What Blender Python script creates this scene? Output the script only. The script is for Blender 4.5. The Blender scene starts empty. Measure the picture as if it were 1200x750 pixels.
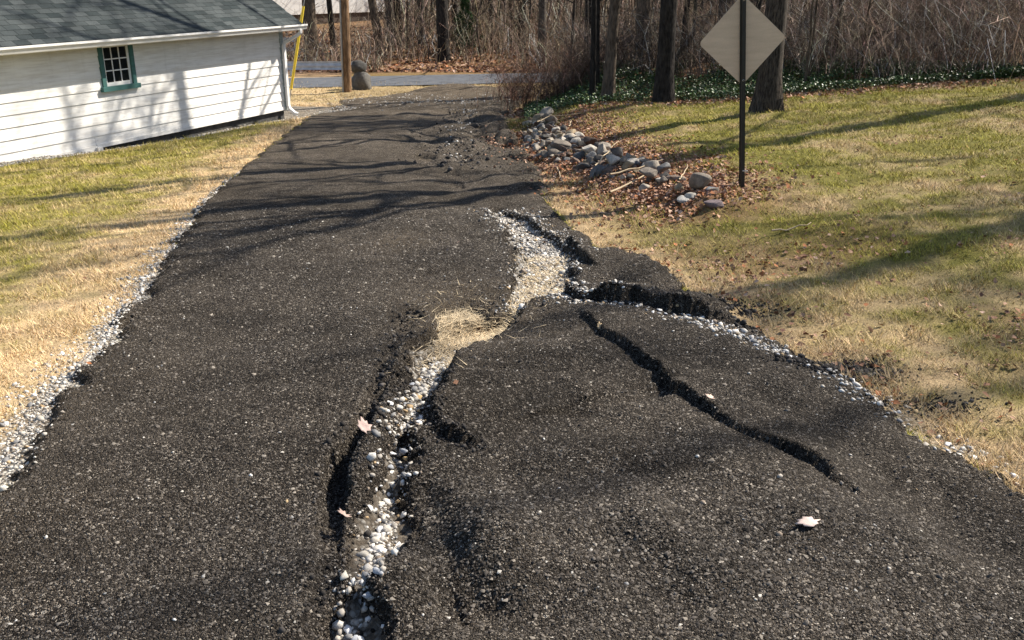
import bpy, math, random
import numpy as np
from mathutils import Vector, Matrix

R = math.radians
sc = bpy.context.scene
COL = sc.collection

# ------------------------------------------------------------------ camera, sky, sun, exposure
CAM_H, PITCH, FPX = 1.65, R(20.1), 1106.0          # focal length in pixels of a 1200 px wide frame
cam = bpy.data.cameras.new('camera')
cam.sensor_width = 36.0
cam.lens = 36.0 * FPX / 1200.0
cam.clip_start, cam.clip_end = 0.05, 2000.0
camo = bpy.data.objects.new('camera', cam)
COL.objects.link(camo)
camo.location = (0, 0, CAM_H)
camo.rotation_euler = (R(90) - PITCH, 0, 0)
sc.camera = camo

SUN_AZ, SUN_EL = R(61), R(42)                      # azimuth clockwise from +Y
world = bpy.data.worlds.new('World')
sc.world = world
world.use_nodes = True
wn = world.node_tree
sky = wn.nodes.new('ShaderNodeTexSky')
sky.sky_type = 'NISHITA'
sky.sun_disc = False
sky.sun_elevation, sky.sun_rotation = SUN_EL, SUN_AZ
wn.links.new(sky.outputs[0], wn.nodes['Background'].inputs[0])
wn.nodes['Background'].inputs[1].default_value = 0.085

sl = bpy.data.lights.new('sun', 'SUN')
sl.energy, sl.angle, sl.color = 5.0, R(0.45), (1.0, 0.93, 0.82)
so = bpy.data.objects.new('sun', sl)
COL.objects.link(so)
SUN = Vector((math.sin(SUN_AZ) * math.cos(SUN_EL), math.cos(SUN_AZ) * math.cos(SUN_EL), math.sin(SUN_EL)))
so.rotation_euler = SUN.to_track_quat('Z', 'Y').to_euler()
so.location = (20, 10, 30)

sc.view_settings.view_transform = 'Standard'
sc.view_settings.look = 'None'
sc.view_settings.exposure = 1.0
sc.view_settings.gamma = 1.0
sc.view_settings.use_curve_mapping = False

# ------------------------------------------------------------------ numeric helpers
rng = np.random.default_rng(7)
random.seed(7)

def _h(ix, iy, s):
    n = (ix.astype(np.int64) * 374761393 + iy.astype(np.int64) * 668265263 + s * 1274126177) & 0xffffffff
    n = ((n ^ (n >> 13)) * 1103515245) & 0xffffffff
    n = ((n ^ (n >> 16)) * 2246822519) & 0xffffffff
    return ((n ^ (n >> 15)) & 0xffff) / 65535.0

def vnoise(x, y, s=0):
    x = np.asarray(x, float); y = np.asarray(y, float)
    ix = np.floor(x); iy = np.floor(y)
    fx = x - ix; fy = y - iy
    fx = fx * fx * fx * (fx * (fx * 6 - 15) + 10); fy = fy * fy * fy * (fy * (fy * 6 - 15) + 10)
    a = _h(ix, iy, s); b = _h(ix + 1, iy, s); c = _h(ix, iy + 1, s); d = _h(ix + 1, iy + 1, s)
    return (a * (1 - fx) + b * fx) * (1 - fy) + (c * (1 - fx) + d * fx) * fy * 1.0

def fbm(x, y, s=0, o=4):
    r = 0; a = 1; t = 0
    for k in range(o):
        r = r + a * (vnoise(x * 2 ** k + 17.3 * k, y * 2 ** k - 9.1 * k, s + k) - .5); t += a; a *= .5
    return r / t * 2                                # about -1..1

def sstep(a, b, x):
    t = np.clip((x - a) / (b - a), 0, 1)
    return t * t * (3 - 2 * t)

def gauss(x, y, cx, cy, rx, ry):
    return np.exp(-((x - cx) / rx) ** 2 - ((y - cy) / ry) ** 2)

# ------------------------------------------------------------------ terrain
RY = [-40, 0, 3.3, 4.6, 5.6, 6.6, 7.8, 10, 14, 18, 24, 30, 40]
RX = [4.0, 2.6, 1.92, 1.66, 1.40, 1.12, .72, .42, .30, .1, -.2, .6, 1.2]
LY = [-40, 0, 3.2, 5, 10.3, 16, 22.8, 27, 31, 40]
LX = [-1.3, -1.7, -1.99, -2.33, -3.38, -4.15, -4.9, -4.8, -5.6, -7]
def xr(y): return np.interp(y, RY, RX)
def xl(y): return np.interp(y, LY, LX)

def terrain(x, y):
    x = np.asarray(x, float); y = np.asarray(y, float)
    z = -1.9 + .07 * 1.5 * np.logaddexp(0, (27.1 - y) / 1.5)
    r = x - xr(y)
    bank = np.interp(y, [4, 7, 9, 12, 16, 22, 27, 31, 34], [.02, .05, .1, .2, .3, .35, .3, .12, 0])
    fade = np.interp(y, [0, 24, 34, 60], [1, 1, .45, .4])
    z = z + bank * sstep(.15, 1.7, r) + .08 * fade * np.clip(r - 1.0, 0, 16) * sstep(.8, 2.5, r)
    l = xl(y) - x
    z = z - np.interp(y, [6, 12, 20, 26], [.03, .06, .07, .0]) * np.clip(l - .3, 0, 6) * sstep(.1, 1.5, l)
    z = z + np.interp(y, [40, 44, 80, 300], [0, .1, 1.2, 4])
    e = y - (22.3 - .22 * np.clip(x, 0, 12))             # low bank under the ivy
    z = z + .2 * (np.clip(e, 0, 3.2) - np.clip(e - 5, 0, 3.2)) * sstep(.6, 2.2, r) * sstep(.8, 2.5, x)
    return z

def pray(px, py):
    a = (px - 600) / FPX; b = (375 - py) / FPX
    s, c = math.sin(PITCH), math.cos(PITCH)
    d = np.array([a, c + b * s, -s + b * c])
    return d / d[1]

def g(px, py):                                      # the spot on the terrain seen there in the photograph
    d = pray(px, py)
    ys = 1.0 * np.exp(np.linspace(0, math.log(200), 6000))
    h = CAM_H + d[2] * ys - terrain(d[0] * ys, ys)
    i = np.argmax(h < 0)
    if i == 0: i = len(ys) - 1
    a, b = ys[i - 1], ys[i]; ha, hb = h[i - 1], h[i]
    y = a + (b - a) * ha / (ha - hb + 1e-12)
    return np.array([d[0] * y, y])

def at_depth(px, py, D):
    d = pray(px, py)
    return np.array([d[0] * D, D, CAM_H + d[2] * D])

def pl(*pts): return np.array([g(a, b) for a, b in pts])

def polydist(x, y, P, vals=None):
    """distance, signed distance (positive on the right of travel), 0..1 parameter, interpolated value"""
    best = np.full(x.shape, 1e9); sgn = np.ones(x.shape); par = np.zeros(x.shape); val = np.zeros(x.shape)
    seg = np.hypot(*(P[1:] - P[:-1]).T); cum = np.concatenate([[0], np.cumsum(seg)]); tot = cum[-1]
    for i in range(len(P) - 1):
        ax, ay = P[i]; dx, dy = P[i + 1] - P[i]; L2 = dx * dx + dy * dy
        t = np.clip(((x - ax) * dx + (y - ay) * dy) / L2, 0, 1)
        qx = x - ax - t * dx; qy = y - ay - t * dy
        d = np.hypot(qx, qy); m = d < best
        best = np.where(m, d, best)
        sgn = np.where(m, np.sign(dy * (x - ax) - dx * (y - ay)), sgn)
        par = np.where(m, (cum[i] + t * seg[i]) / tot, par)
        if vals is not None: val = np.where(m, vals[i] + t * (vals[i + 1] - vals[i]), val)
    return best, best * sgn, par, val

CHAN = pl((580, 246), (612, 268), (640, 300), (635, 335), (600, 365), (545, 388), (508, 425), (482, 470), (472, 520), (455, 575), (442, 640), (418, 700), (408, 750), (402, 800))
CHAN_W = [.08, .15, .22, .20, .18, .19, .13, .085, .075, .06, .10, .085, .08, .08]
CHAN_D = [.01, .02, .03, .03, .03, .035, .05, .07, .075, .07, .06, .05, .05, .05]
TRENCH = pl((484, 372), (462, 425), (442, 480), (424, 522), (400, 565), (391, 620), (386, 690), (374, 760))
BANK = pl((470, 440), (452, 490), (440, 520), (428, 555), (418, 580))
LEDGES = [  # polyline travelling so that its right side is the raised side, height, falloff, sharpness
    (pl((1045, 622), (990, 588), (950, 562), (900, 535), (850, 505), (800, 472), (772, 445), (745, 426), (712, 408), (690, 390), (668, 368))[::-1][:, :], -1, .06, .42),
    (pl((658, 338), (676, 358), (720, 362), (770, 370), (830, 383), (890, 390)), -1, .11, .45),
    (pl((666, 284), (676, 302), (704, 322)), -1, .075, .35),
    (pl((520, 448), (502, 470), (506, 500), (522, 527), (570, 540)), -1, .09, .45),
    (pl((476, 172), (492, 180), (512, 200), (545, 212), (600, 216)), -1, .08, .8),
    (pl((500, 150), (540, 172), (585, 172)), -1, .06, .8),
    (pl((560, 640), (520, 690), (540, 730), (600, 760)), -1, .02, .5),
]
WASH = pl((585, 250), (615, 268), (645, 295), (640, 325), (645, 352))
STONELINE = pl((648, 350), (700, 362), (760, 378), (810, 388), (860, 405), (940, 436), (1000, 468), (1060, 492), (1130, 528), (1200, 572), (1290, 620))
STRAWC = g(548, 380)
VALLEYS = [(pl((790, 448), (745, 472), (690, 490), (630, 482)), .05, .10), (pl((880, 462), (960, 505), (1050, 565), (1140, 650), (1200, 730)), .045, .16), (pl((478, 560), (505, 620), (520, 690), (610, 752)), .06, .09), (pl((330, 300), (270, 420), (170, 600), (120, 740)), .02, .3), (pl((560, 545), (640, 575), (760, 570), (850, 600)), .03, .12), (pl((430, 250), (400, 300), (330, 420)), .03, .2), (pl((690, 640), (760, 690), (830, 750)), .03, .12), (pl((700, 330), (760, 345), (810, 365)), .035, .1)]
DOMES = [(g(625, 440), .30, .42, .05), (g(880, 440), .18, .5, .03), (g(720, 650), .35, .28, .05), (g(1000, 650), .35, .3, .04), (g(760, 320), .3, .45, .06), (g(590, 640), .16, .2, .05)]
ROCKLINE = pl((632, 148), (640, 168), (668, 184), (705, 200), (740, 206), (780, 226), (835, 243))
POTHOLES = [(g(505, 165), .55, .8, -.09), (g(545, 190), .5, .7, -.06), (g(530, 132), .5, 1.2, -.08), (g(610, 730), .25, .14, -.05), (g(585, 300), .25, .4, -.03)]
MOUNDS = [(g(640, 430), .42, .45, .05), (g(720, 560), .6, .4, .04), (g(900, 640), .5, .5, .03), (g(760, 335), .4, .5, .05), (g(300, 560), .6, .6, .02), (g(560, 610), .2, .3, .04), (g(470, 690), .12, .1, .03)]

# the house wall: far corner, direction along the wall, outward normal
HH = R(23.2)
HC = at_depth(336, 127, 24.5)
HD = np.array([math.sin(HH), math.cos(HH)]); HN = np.array([HD[1], -HD[0]])

CHAN_GAPS = [(polydist(np.array([q[0]]), np.array([q[1]]), CHAN)[2][0], w_) for q, w_ in ((g(603, 363), .035), (g(462, 560), .012), (g(425, 698), .014))]

def detail(x, y):
    """fine relief shared by the ground and the driveway; returns dz and the asphalt thickness"""
    near = (y > 1) & (y < 33.4)
    n1 = fbm(x * 1.1, y * 1.1, 3, 4); n2 = fbm(x * 6, y * 6, 11, 4); n3 = fbm(x * 28, y * 28, 21, 3)
    sw = (xl(y) - x < 0) & (x - xr(y) < 0)
    dz = .035 * n1 + .007 * n2 * np.clip(y / 6, .6, 1.4) + (.05 * fbm(x * 1.9, y * 1.6, 15, 3) - .018 * np.abs(fbm(x * 2.4, y * 1.9, 16, 3))) * np.interp(x - .5 * (xl(y) + xr(y)), [-1.6, -.6, .3], [.3, .5, 1.0])
    l = xl(y) - x; r = x - xr(y)
    tin = np.minimum(-l, -r) + .10 * n2 + .05 * n3 + .10 * fbm(x * 2.3, y * 2.3, 5, 3)
    th = np.clip(tin * .6, -.06, .05)
    # end of the driveway where it breaks up towards the road
    th = np.minimum(th, np.clip((np.interp(x, [-5.5, -4, -2.5], [28.5, 29.5, 33.0]) + 1.0 * n1 - y) * .1, -.06, .05))
    d, sd, p, w = polydist(x, y, CHAN, CHAN_W)
    for pc, pw in CHAN_GAPS: w = w * (1 - .8 * np.exp(-((p - pc) / pw) ** 2))
    w = np.maximum(w, .02)
    dep = np.interp(p, np.linspace(0, 1, len(CHAN_D)), CHAN_D)
    wob = .035 * n2 + .025 * n3 + .05 * fbm(x * 2.7, y * 2.7, 13, 2)
    dz = dz - dep * (1 - sstep(.55, 1.25, (d + wob) / w))
    th = np.minimum(th, np.clip((d + wob * 1.3 - w) * 1.2, -.05, .05))
    gs = gauss(x, y, STRAWC[0] - .02, STRAWC[1] + .05, .23, .48)
    th = np.minimum(th, (.62 - gs) * .25 + .6 * wob); dz = dz - .02 * gs
    # narrow undercut on the left of the washout
    d, sd, p, _ = polydist(x, y, TRENCH)
    k = np.interp(p, [0, .1, .35, .5, .62, .8, 1], [0, .15, .25, .75, 1, .7, .2])
    sd = sd + .3 * wob                                # positive on the left side
    prof = np.where(sd > 0, 1 - sstep(0, .05, sd - .022), 1 - sstep(.0, .028, -sd - .02))
    dz = dz - .105 * k * prof
    d, sd, p, _ = polydist(x, y, BANK)
    dz = dz + .05 * np.exp(-((d + .3 * wob) / .06) ** 2)
    th = np.where(d < .07, np.maximum(th, .01), th)
    for P, side, H, W in LEDGES:
        d, sd, p, _ = polydist(x, y, P)
        sd = -sd * (1 if side < 0 else -1) + .7 * wob
        tap = sstep(0, .12, p) * (1 - .3 * sstep(.35, .6, p)) * (1 - sstep(.82, 1.0, p)) * (.55 + .9 * vnoise(p * 7, p * 0, int(H * 1000)))
        e = .022 if W < .6 else .22
        dz = dz + H * tap * sstep(-.004, e, sd) * np.exp(-np.clip(sd, 0, None) / W) - .12 * H * tap * np.exp(-(np.clip(-sd, 0, None) / (.07 if W < .6 else .3))) * (sd < .004) * sstep(-.004, .0, -sd + .004)
    for P, D_, W_ in VALLEYS:
        d, _, p, _ = polydist(x, y, P)
        dz = dz - D_ * np.exp(-((d + .6 * wob) / W_) ** 2) * sstep(0, .15, p) * (1 - sstep(.8, 1, p))
    for (c, rx, ry, h) in MOUNDS + POTHOLES + DOMES:
        dz = dz + h * gauss(x, y, c[0], c[1], rx, ry)
    far = sstep(9, 14, y) * (1 - sstep(24, 28, y)) * sstep(-2.2, -.6, x - xr(y) ) * (1 - sstep(.2, .8, r))
    rough = fbm(x * 1.6, y * 1.1, 41, 5)
    dz = dz + far * (.14 * rough + .12 * fbm(x * .9, y * .55, 43, 2) - .03)
    th = np.minimum(th, np.where(far > .2, np.clip((rough + .42) * .3, -.05, .05), .06))
    wd = (x - HC[0]) * HN[0] + (y - HC[1]) * HN[1]; ws = (x - HC[0]) * HD[0] + (y - HC[1]) * HD[1]
    dz = dz - .13 * np.exp(-((wd - .1) / .7) ** 2) * sstep(-9, -4, ws) * (1 - sstep(.3, 2.0, ws))
    # rock pile mound
    d, _, p, _ = polydist(x, y, ROCKLINE)
    dz = dz + .12 * np.exp(-(d / .35) ** 2)
    # asphalt spill under the upper right slab
    c = g(760, 345); th = np.maximum(th, .03 * gauss(x, y, c[0], c[1], .38, .5) * 1.6 - .02) if False else th
    inside = (l < -.05) & (r < -.05)
    grain = .0035 * fbm(x * 60, y * 60, 31, 2) * (y < 7)
    dz = np.where(near, dz, .02 * n1)
    th = np.where(near | (y <= 1), th, -.06)
    return dz, th + grain * (th > -.03)

def height(x, y):
    x = np.asarray(x, float); y = np.asarray(y, float)
    return terrain(x, y) + detail(x, y)[0]

def top_height(x, y):
    dz, th = detail(np.asarray(x, float), np.asarray(y, float))
    return terrain(x, y) + dz + np.maximum(th, 0)

# ------------------------------------------------------------------ mesh helpers
def link(o, parent=None):
    COL.objects.link(o)
    if parent is not None: o.parent = parent
    return o

def mesh_np(name, V, F, mat=None, col=None, smooth=False, parent=None, extra=None):
    """V (n,3), F (m,k) with one k"""
    V = np.ascontiguousarray(V, np.float32); F = np.ascontiguousarray(F, np.int32)
    me = bpy.data.meshes.new(name)
    k = F.shape[1]
    me.vertices.add(len(V)); me.vertices.foreach_set('co', V.ravel())
    me.loops.add(F.size); me.loops.foreach_set('vertex_index', F.ravel())
    me.polygons.add(len(F)); me.polygons.foreach_set('loop_start', np.arange(0, F.size, k, dtype=np.int32))
    if smooth: me.polygons.foreach_set('use_smooth', np.ones(len(F), bool))
    me.update(calc_edges=True)
    if col is not None:
        a = me.color_attributes.new('Col', 'FLOAT_COLOR', 'POINT')
        c = np.ones((len(V), 4), np.float32); c[:, :3] = col
        a.data.foreach_set('color', c.ravel())
    for nm, v in (extra or {}).items():
        a = me.attributes.new(nm, 'FLOAT', 'POINT'); a.data.foreach_set('value', np.ascontiguousarray(v, np.float32))
    if mat: me.materials.append(mat)
    o = bpy.data.objects.new(name, me)
    return link(o, parent)

def mesh_py(name, V, F, mat=None, smooth=False, parent=None):
    me = bpy.data.meshes.new(name)
    me.from_pydata([tuple(v) for v in V], [], [tuple(f) for f in F])
    if smooth: me.polygons.foreach_set('use_smooth', [True] * len(me.polygons))
    me.update()
    if mat: me.materials.append(mat)
    return link(bpy.data.objects.new(name, me), parent)

def tag(o, label=None, cat=None, group=None, kind=None):
    if label: o['label'] = label
    if cat: o['category'] = cat
    if group: o['group'] = group
    if kind: o['kind'] = kind
    return o

def empty(name, loc=(0, 0, 0), rz=0):
    o = bpy.data.objects.new(name, None); o.empty_display_size = .2
    COL.objects.link(o); o.location = loc; o.rotation_euler = (0, 0, rz)
    return o

def box_v(x0, x1, y0, y1, z0, z1):
    V = [(x0, y0, z0), (x1, y0, z0), (x1, y1, z0), (x0, y1, z0), (x0, y0, z1), (x1, y0, z1), (x1, y1, z1), (x0, y1, z1)]
    F = [(0, 3, 2, 1), (4, 5, 6, 7), (0, 1, 5, 4), (1, 2, 6, 5), (2, 3, 7, 6), (3, 0, 4, 7)]
    return V, F

def join(parts):
    V, F = [], []
    for v, f in parts:
        b = len(V); V += list(v); F += [tuple(i + b for i in q) for q in f]
    return V, F

def prism(profile, x0, x1):
    """profile in (y,z) swept along x"""
    n = len(profile)
    V = [(x0, a, b) for a, b in profile] + [(x1, a, b) for a, b in profile]
    F = [(i, (i + 1) % n, n + (i + 1) % n, n + i) for i in range(n)] + [tuple(range(n))[::-1], tuple(range(n, 2 * n))]
    return V, F

def tube_np(path, rad, sides):
    path = np.asarray(path, float); n = len(path)
    T = np.gradient(path, axis=0); T /= np.linalg.norm(T, axis=1)[:, None] + 1e-9
    ref = np.array([0, 0, 1.]) if abs(T.mean(0)[2]) < .8 * np.linalg.norm(T.mean(0)) else np.array([1., 0, 0])
    A = np.cross(T, ref); A /= np.linalg.norm(A, axis=1)[:, None] + 1e-9
    B = np.cross(T, A)
    ang = np.linspace(0, 2 * math.pi, sides, endpoint=False)
    V = path[:, None, :] + np.asarray(rad)[:, None, None] * (np.cos(ang)[None, :, None] * A[:, None, :] + np.sin(ang)[None, :, None] * B[:, None, :])
    i = np.arange(n - 1)[:, None] * sides; j = np.arange(sides)[None, :]; j2 = (j + 1) % sides
    F = np.stack([i + j, i + j2, i + sides + j2, i + sides + j], -1).reshape(-1, 4)
    return V.reshape(-1, 3), F

def merge_np(lst):
    Vs, Fs, b = [], [], 0
    for v, f in lst:
        Vs.append(v); Fs.append(f + b); b += len(v)
    return np.concatenate(Vs), np.concatenate(Fs)

def rotmats(n, mode='any', tilt=.4, rs=None):
    rs = rs or rng
    yaw = rs.uniform(0, 2 * math.pi, n)
    if mode == 'any':
        p = rs.uniform(0, 2 * math.pi, n); r = rs.uniform(0, 2 * math.pi, n)
    else:
        p = rs.normal(0, tilt, n); r = rs.normal(0, tilt, n)
    cy, sy, cp, sp, cr, sr = np.cos(yaw), np.sin(yaw), np.cos(p), np.sin(p), np.cos(r), np.sin(r)
    M = np.empty((n, 3, 3))
    M[:, 0, 0] = cy * cp; M[:, 0, 1] = cy * sp * sr - sy * cr; M[:, 0, 2] = cy * sp * cr + sy * sr
    M[:, 1, 0] = sy * cp; M[:, 1, 1] = sy * sp * sr + cy * cr; M[:, 1, 2] = sy * sp * cr - cy * sr
    M[:, 2, 0] = -sp; M[:, 2, 1] = cp * sr; M[:, 2, 2] = cp * cr
    return M

def scatter(name, tv, tf, P, S, M, C, mat, smooth=False, jitter=0.0):
    """one mesh of copies of a template: P (n,3), S (n,) or (n,3), M (n,3,3), C (n,3)"""
    tv = np.asarray(tv, float); tf = np.asarray(tf, int); n = len(P); k = len(tv)
    S = np.asarray(S, float); S = S[:, None] if S.ndim == 1 else S
    L = tv[None] * S[:, None, :]
    if jitter: L = L * (1 + rng.normal(0, jitter, (n, k, 1)))
    V = np.einsum('nij,nkj->nki', M, L) + P[:, None, :]
    F = (tf[None] + (np.arange(n) * k)[:, None, None]).reshape(-1, tf.shape[1])
    return mesh_np(name, V.reshape(-1, 3), F, mat, np.repeat(C, k, 0), smooth)

def ico(sub):
    import bmesh
    bm = bmesh.new(); bmesh.ops.create_icosphere(bm, subdivisions=sub, radius=1)
    bm.verts.ensure_lookup_table()
    V = np.array([v.co[:] for v in bm.verts]); F = np.array([[v.index for v in f.verts] for f in bm.faces]); bm.free()
    return V, F
ICO1, ICO2, ICO3 = ico(1), ico(2), ico(3)
OCTV = np.array([(1, 0, 0), (0, 1, 0), (-1, 0, 0), (0, -1, 0), (.1, .1, 1)], float)
OCTF = np.array([(0, 1, 4), (1, 2, 4), (2, 3, 4), (3, 0, 4)])

# ------------------------------------------------------------------ materials
class NT:
    def __init__(s, name):
        s.m = bpy.data.materials.new(name); s.m.use_nodes = True; s.t = s.m.node_tree; s.b = s.t.nodes['Principled BSDF']
    def n(s, typ, **kw):
        nd = s.t.nodes.new('ShaderNode' + typ)
        for k, v in kw.items():
            if isinstance(k, str) and hasattr(nd, k): setattr(nd, k, v)
            else: nd.inputs[k].default_value = v
        return nd
    def set(s, nd, **kw):
        for k, v in kw.items(): nd.inputs[k].default_value = v
        return nd
    def l(s, a, b): s.t.links.new(a, b)
    def ramp(s, fac, stops, interp='LINEAR'):
        r = s.n('ValToRGB'); e = r.color_ramp.elements; r.color_ramp.interpolation = interp
        while len(e) < len(stops): e.new(.5)
        for i, (p, c) in enumerate(stops):
            e[i].position = p
            c = (c, c, c) if not hasattr(c, '__len__') else c
            e[i].color = (*c, 1)
        s.l(fac, r.inputs[0]); return r.outputs[0]
    def coords(s, scale=(1, 1, 1), world=False):
        tc = s.n('TexCoord'); mp = s.n('Mapping'); mp.inputs['Scale'].default_value = scale
        if world:
            ge = s.n('NewGeometry'); s.l(ge.outputs['Position'], mp.inputs[0])
        else: s.l(tc.outputs['Object'], mp.inputs[0])
        return mp.outputs[0]
    def noise(s, vec, scale, detail=4, rough=.55):
        nd = s.n('TexNoise'); s.l(vec, nd.inputs['Vector']); nd.inputs['Scale'].default_value = scale
        nd.inputs['Detail'].default_value = detail; nd.inputs['Roughness'].default_value = rough
        return nd.outputs['Fac']
    def mix(s, fac, a, b, mode='MIX'):
        m = s.n('Mix', data_type='RGBA', blend_type=mode)
        for sock, v in ((m.inputs[0], fac), (m.inputs[6], a), (m.inputs[7], b)):
            if hasattr(v, 'links') or hasattr(v, 'is_linked'): s.l(v, sock)
            else: sock.default_value = v if not hasattr(v, '__len__') else (*v, 1)
        return m.outputs[2]
    def math(s, op, a, b=0.0, clamp=False):
        m = s.n('Math', operation=op); m.use_clamp = clamp
        for i, v in ((0, a), (1, b)):
            if hasattr(v, 'is_linked'): s.l(v, m.inputs[i])
            else: m.inputs[i].default_value = v
        return m.outputs[0]
    def attr(s, name, out='Color'):
        a = s.n('Attribute'); a.attribute_name = name; return a.outputs[out]
    def bump(s, h, strength=.5, dist=.01):
        b = s.n('Bump'); b.inputs['Strength'].default_value = strength; b.inputs['Distance'].default_value = dist
        s.l(h, b.inputs['Height']); s.l(b.outputs[0], s.b.inputs['Normal'])
    def out(s, col, rough=.85, spec=.3):
        if hasattr(col, 'is_linked'): s.l(col, s.b.inputs['Base Color'])
        else: s.b.inputs['Base Color'].default_value = (*col, 1)
        if hasattr(rough, 'is_linked'): s.l(rough, s.b.inputs['Roughness'])
        else: s.b.inputs['Roughness'].default_value = rough
        s.b.inputs['Specular IOR Level'].default_value = spec
        return s.m

def mat_attr(name, rough=.85, spec=.25, nscale=40, lo=.75, hi=1.2, bump=0):
    t = NT(name); v = t.coords(world=True); f = t.noise(v, nscale, 3)
    k = t.ramp(f, [(.3, lo), (.7, hi)])
    c = t.mix(1.0, t.attr('Col'), k, 'MULTIPLY')
    if bump: t.bump(f, bump, .01)
    return t.out(c, rough, spec)

def mat_plain(name, col, rough=.6, spec=.4, var=.15, nscale=6, metal=0, bump=0, stretch=(1, 1, 1)):
    t = NT(name); v = t.coords(stretch); f = t.noise(v, nscale, 5)
    a = tuple(c * (1 - var) for c in col); b = tuple(min(1, c * (1 + var)) for c in col)
    c = t.mix(t.ramp(f, [(.3, 0.), (.7, 1.)]), a, b)
    t.b.inputs['Metallic'].default_value = metal
    if bump: t.bump(f, bump, .02)
    return t.out(c, rough, spec)

def mat_asphalt():
    t = NT('asphalt millings'); v = t.coords(world=True)
    a = t.n('TexVoronoi'); t.l(v, a.inputs['Vector']); a.inputs['Scale'].default_value = 190
    b = t.n('TexVoronoi'); t.l(v, b.inputs['Vector']); b.inputs['Scale'].default_value = 95
    sa = t.n('SeparateColor'); t.l(a.outputs['Color'], sa.inputs[0])
    sb = t.n('SeparateColor'); t.l(b.outputs['Color'], sb.inputs[0])
    ca = t.ramp(sa.outputs[0], [(0, (.007, .0057, .0046)), (.4, (.023, .019, .0153)), (.68, (.058, .0475, .0375)), (.88, (.12, .1, .08)), (.985, (.28, .245, .2))], 'LINEAR')
    cb = t.ramp(sb.outputs[1], [(0, (.011, .009, .0074)), (.5, (.036, .030, .0242)), (.88, (.085, .072, .058)), (.985, (.30, .265, .22))], 'LINEAR')
    fb = t.ramp(sb.outputs[0], [(.66, 0.), (.70, 1.)])
    c = t.mix(fb, ca, cb)
    big = t.noise(v, 1.4, 5, .6); mid = t.noise(v, 7, 4)
    worn = t.ramp(t.noise(t.coords((1.5, .4, 1), True), 1.0, 5, .6), [(.42, 0.), (.68, .55)])
    c = t.mix(worn, c, t.mix(.5, c, (.085, .072, .058)))
    c = t.mix(1.0, c, t.ramp(big, [(.28, .6), (.72, 1.45)]), 'MULTIPLY')
    c = t.mix(1.0, c, t.ramp(mid, [(.3, .75), (.7, 1.25)]), 'MULTIPLY')
    c = t.mix(1.0, c, t.attr('Col'), 'MULTIPLY')
    dust = t.math('MULTIPLY', t.attr('dust', 'Fac'), t.ramp(t.noise(v, 60, 4, .7), [(.38, 0.), (.62, 1.)]))
    c = t.mix(dust, c, (.22, .17, .115))
    h = t.math('ADD', t.math('MULTIPLY', a.outputs['Distance'], -1.0), t.math('MULTIPLY', b.outputs['Distance'], -1.2))
    h = t.math('ADD', h, t.math('MULTIPLY', t.noise(v, 220, 2), .5))
    t.bump(h, 1.0, .02)
    return t.out(c, .9, .08)

def mat_ground():
    t = NT('ground'); v = t.coords(world=True)
    n1 = t.noise(v, 70, 4, .7); n2 = t.noise(v, 9, 5, .6)
    c = t.mix(1.0, t.attr('Col'), t.ramp(n1, [(.3, .55), (.7, 1.35)]), 'MULTIPLY')
    c = t.mix(1.0, c, t.ramp(n2, [(.3, .75), (.7, 1.2)]), 'MULTIPLY')
    vo = t.n('TexVoronoi'); t.l(v, vo.inputs['Vector']); vo.inputs['Scale'].default_value = 55
    s = t.n('SeparateColor'); t.l(vo.outputs['Color'], s.inputs[0])
    gc = t.ramp(s.outputs[0], [(0, (.06, .05, .04)), (.3, (.19, .155, .12)), (.6, (.33, .295, .245)), (1, (.60, .57, .51))])
    gc = t.mix(1.0, gc, t.ramp(vo.outputs['Distance'], [(.25, 1.0), (.75, .35)]), 'MULTIPLY')
    gf = t.math('MULTIPLY', t.attr('gravel', 'Fac'), t.ramp(t.noise(v, 25, 4), [(.25, .55), (.5, 1.)]))
    c = t.mix(gf, c, gc)
    h = t.math('ADD', t.math('MULTIPLY', n1, 1.0), t.math('MULTIPLY', t.math('MULTIPLY', vo.outputs['Distance'], -1.6), t.attr('gravel', 'Fac')))
    t.bump(h, .7, .02)
    return t.out(c, .95, .15)

def mat_bark(name, a, b, scale=1.0):
    t = NT(name); v = t.coords((9 * scale, 9 * scale, 2.6 * scale))
    f = t.noise(v, 2.2, 6, .65); f2 = t.noise(t.coords((2, 2, .7)), 1.5, 3)
    c = t.mix(t.ramp(f, [(.36, 0.), (.62, 1.)]), a, b)
    c = t.mix(1.0, c, t.ramp(f2, [(.3, .7), (.7, 1.25)]), 'MULTIPLY')
    t.bump(f, .9, .05)
    return t.out(c, .92, .15)

M_ASPH = mat_asphalt()
M_GROUND = mat_ground()
M_CHIP = mat_attr('stone chips', .85, .12, 60)
M_PEB = mat_attr('river pebbles', .7, .35, 70, .8, 1.12, .2)
M_GRASS = mat_attr('dry grass', .85, .15, 30, .85, 1.15)
M_LEAF = mat_attr('dead leaves', .85, .2, 90, .75, 1.15)
M_IVY = mat_attr('ivy leaves', .42, .4, 30, .8, 1.2)
M_TWIG = mat_attr('twigs', .9, .1, 20, .8, 1.2)
M_BARK = mat_bark('grey bark', (.035, .029, .024), (.15, .125, .10))
M_BARK_D = mat_bark('dark bark', (.012, .010, .009), (.05, .043, .037))
M_BARK_L = mat_bark('lawn tree bark', (.014, .012, .010), (.105, .086, .07), 1.3)
M_BARK_B = mat_bark('brown bark', (.05, .038, .028), (.17, .13, .095))
M_POLE = mat_bark('pole wood', (.11, .065, .035), (.26, .165, .095), .7)

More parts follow.
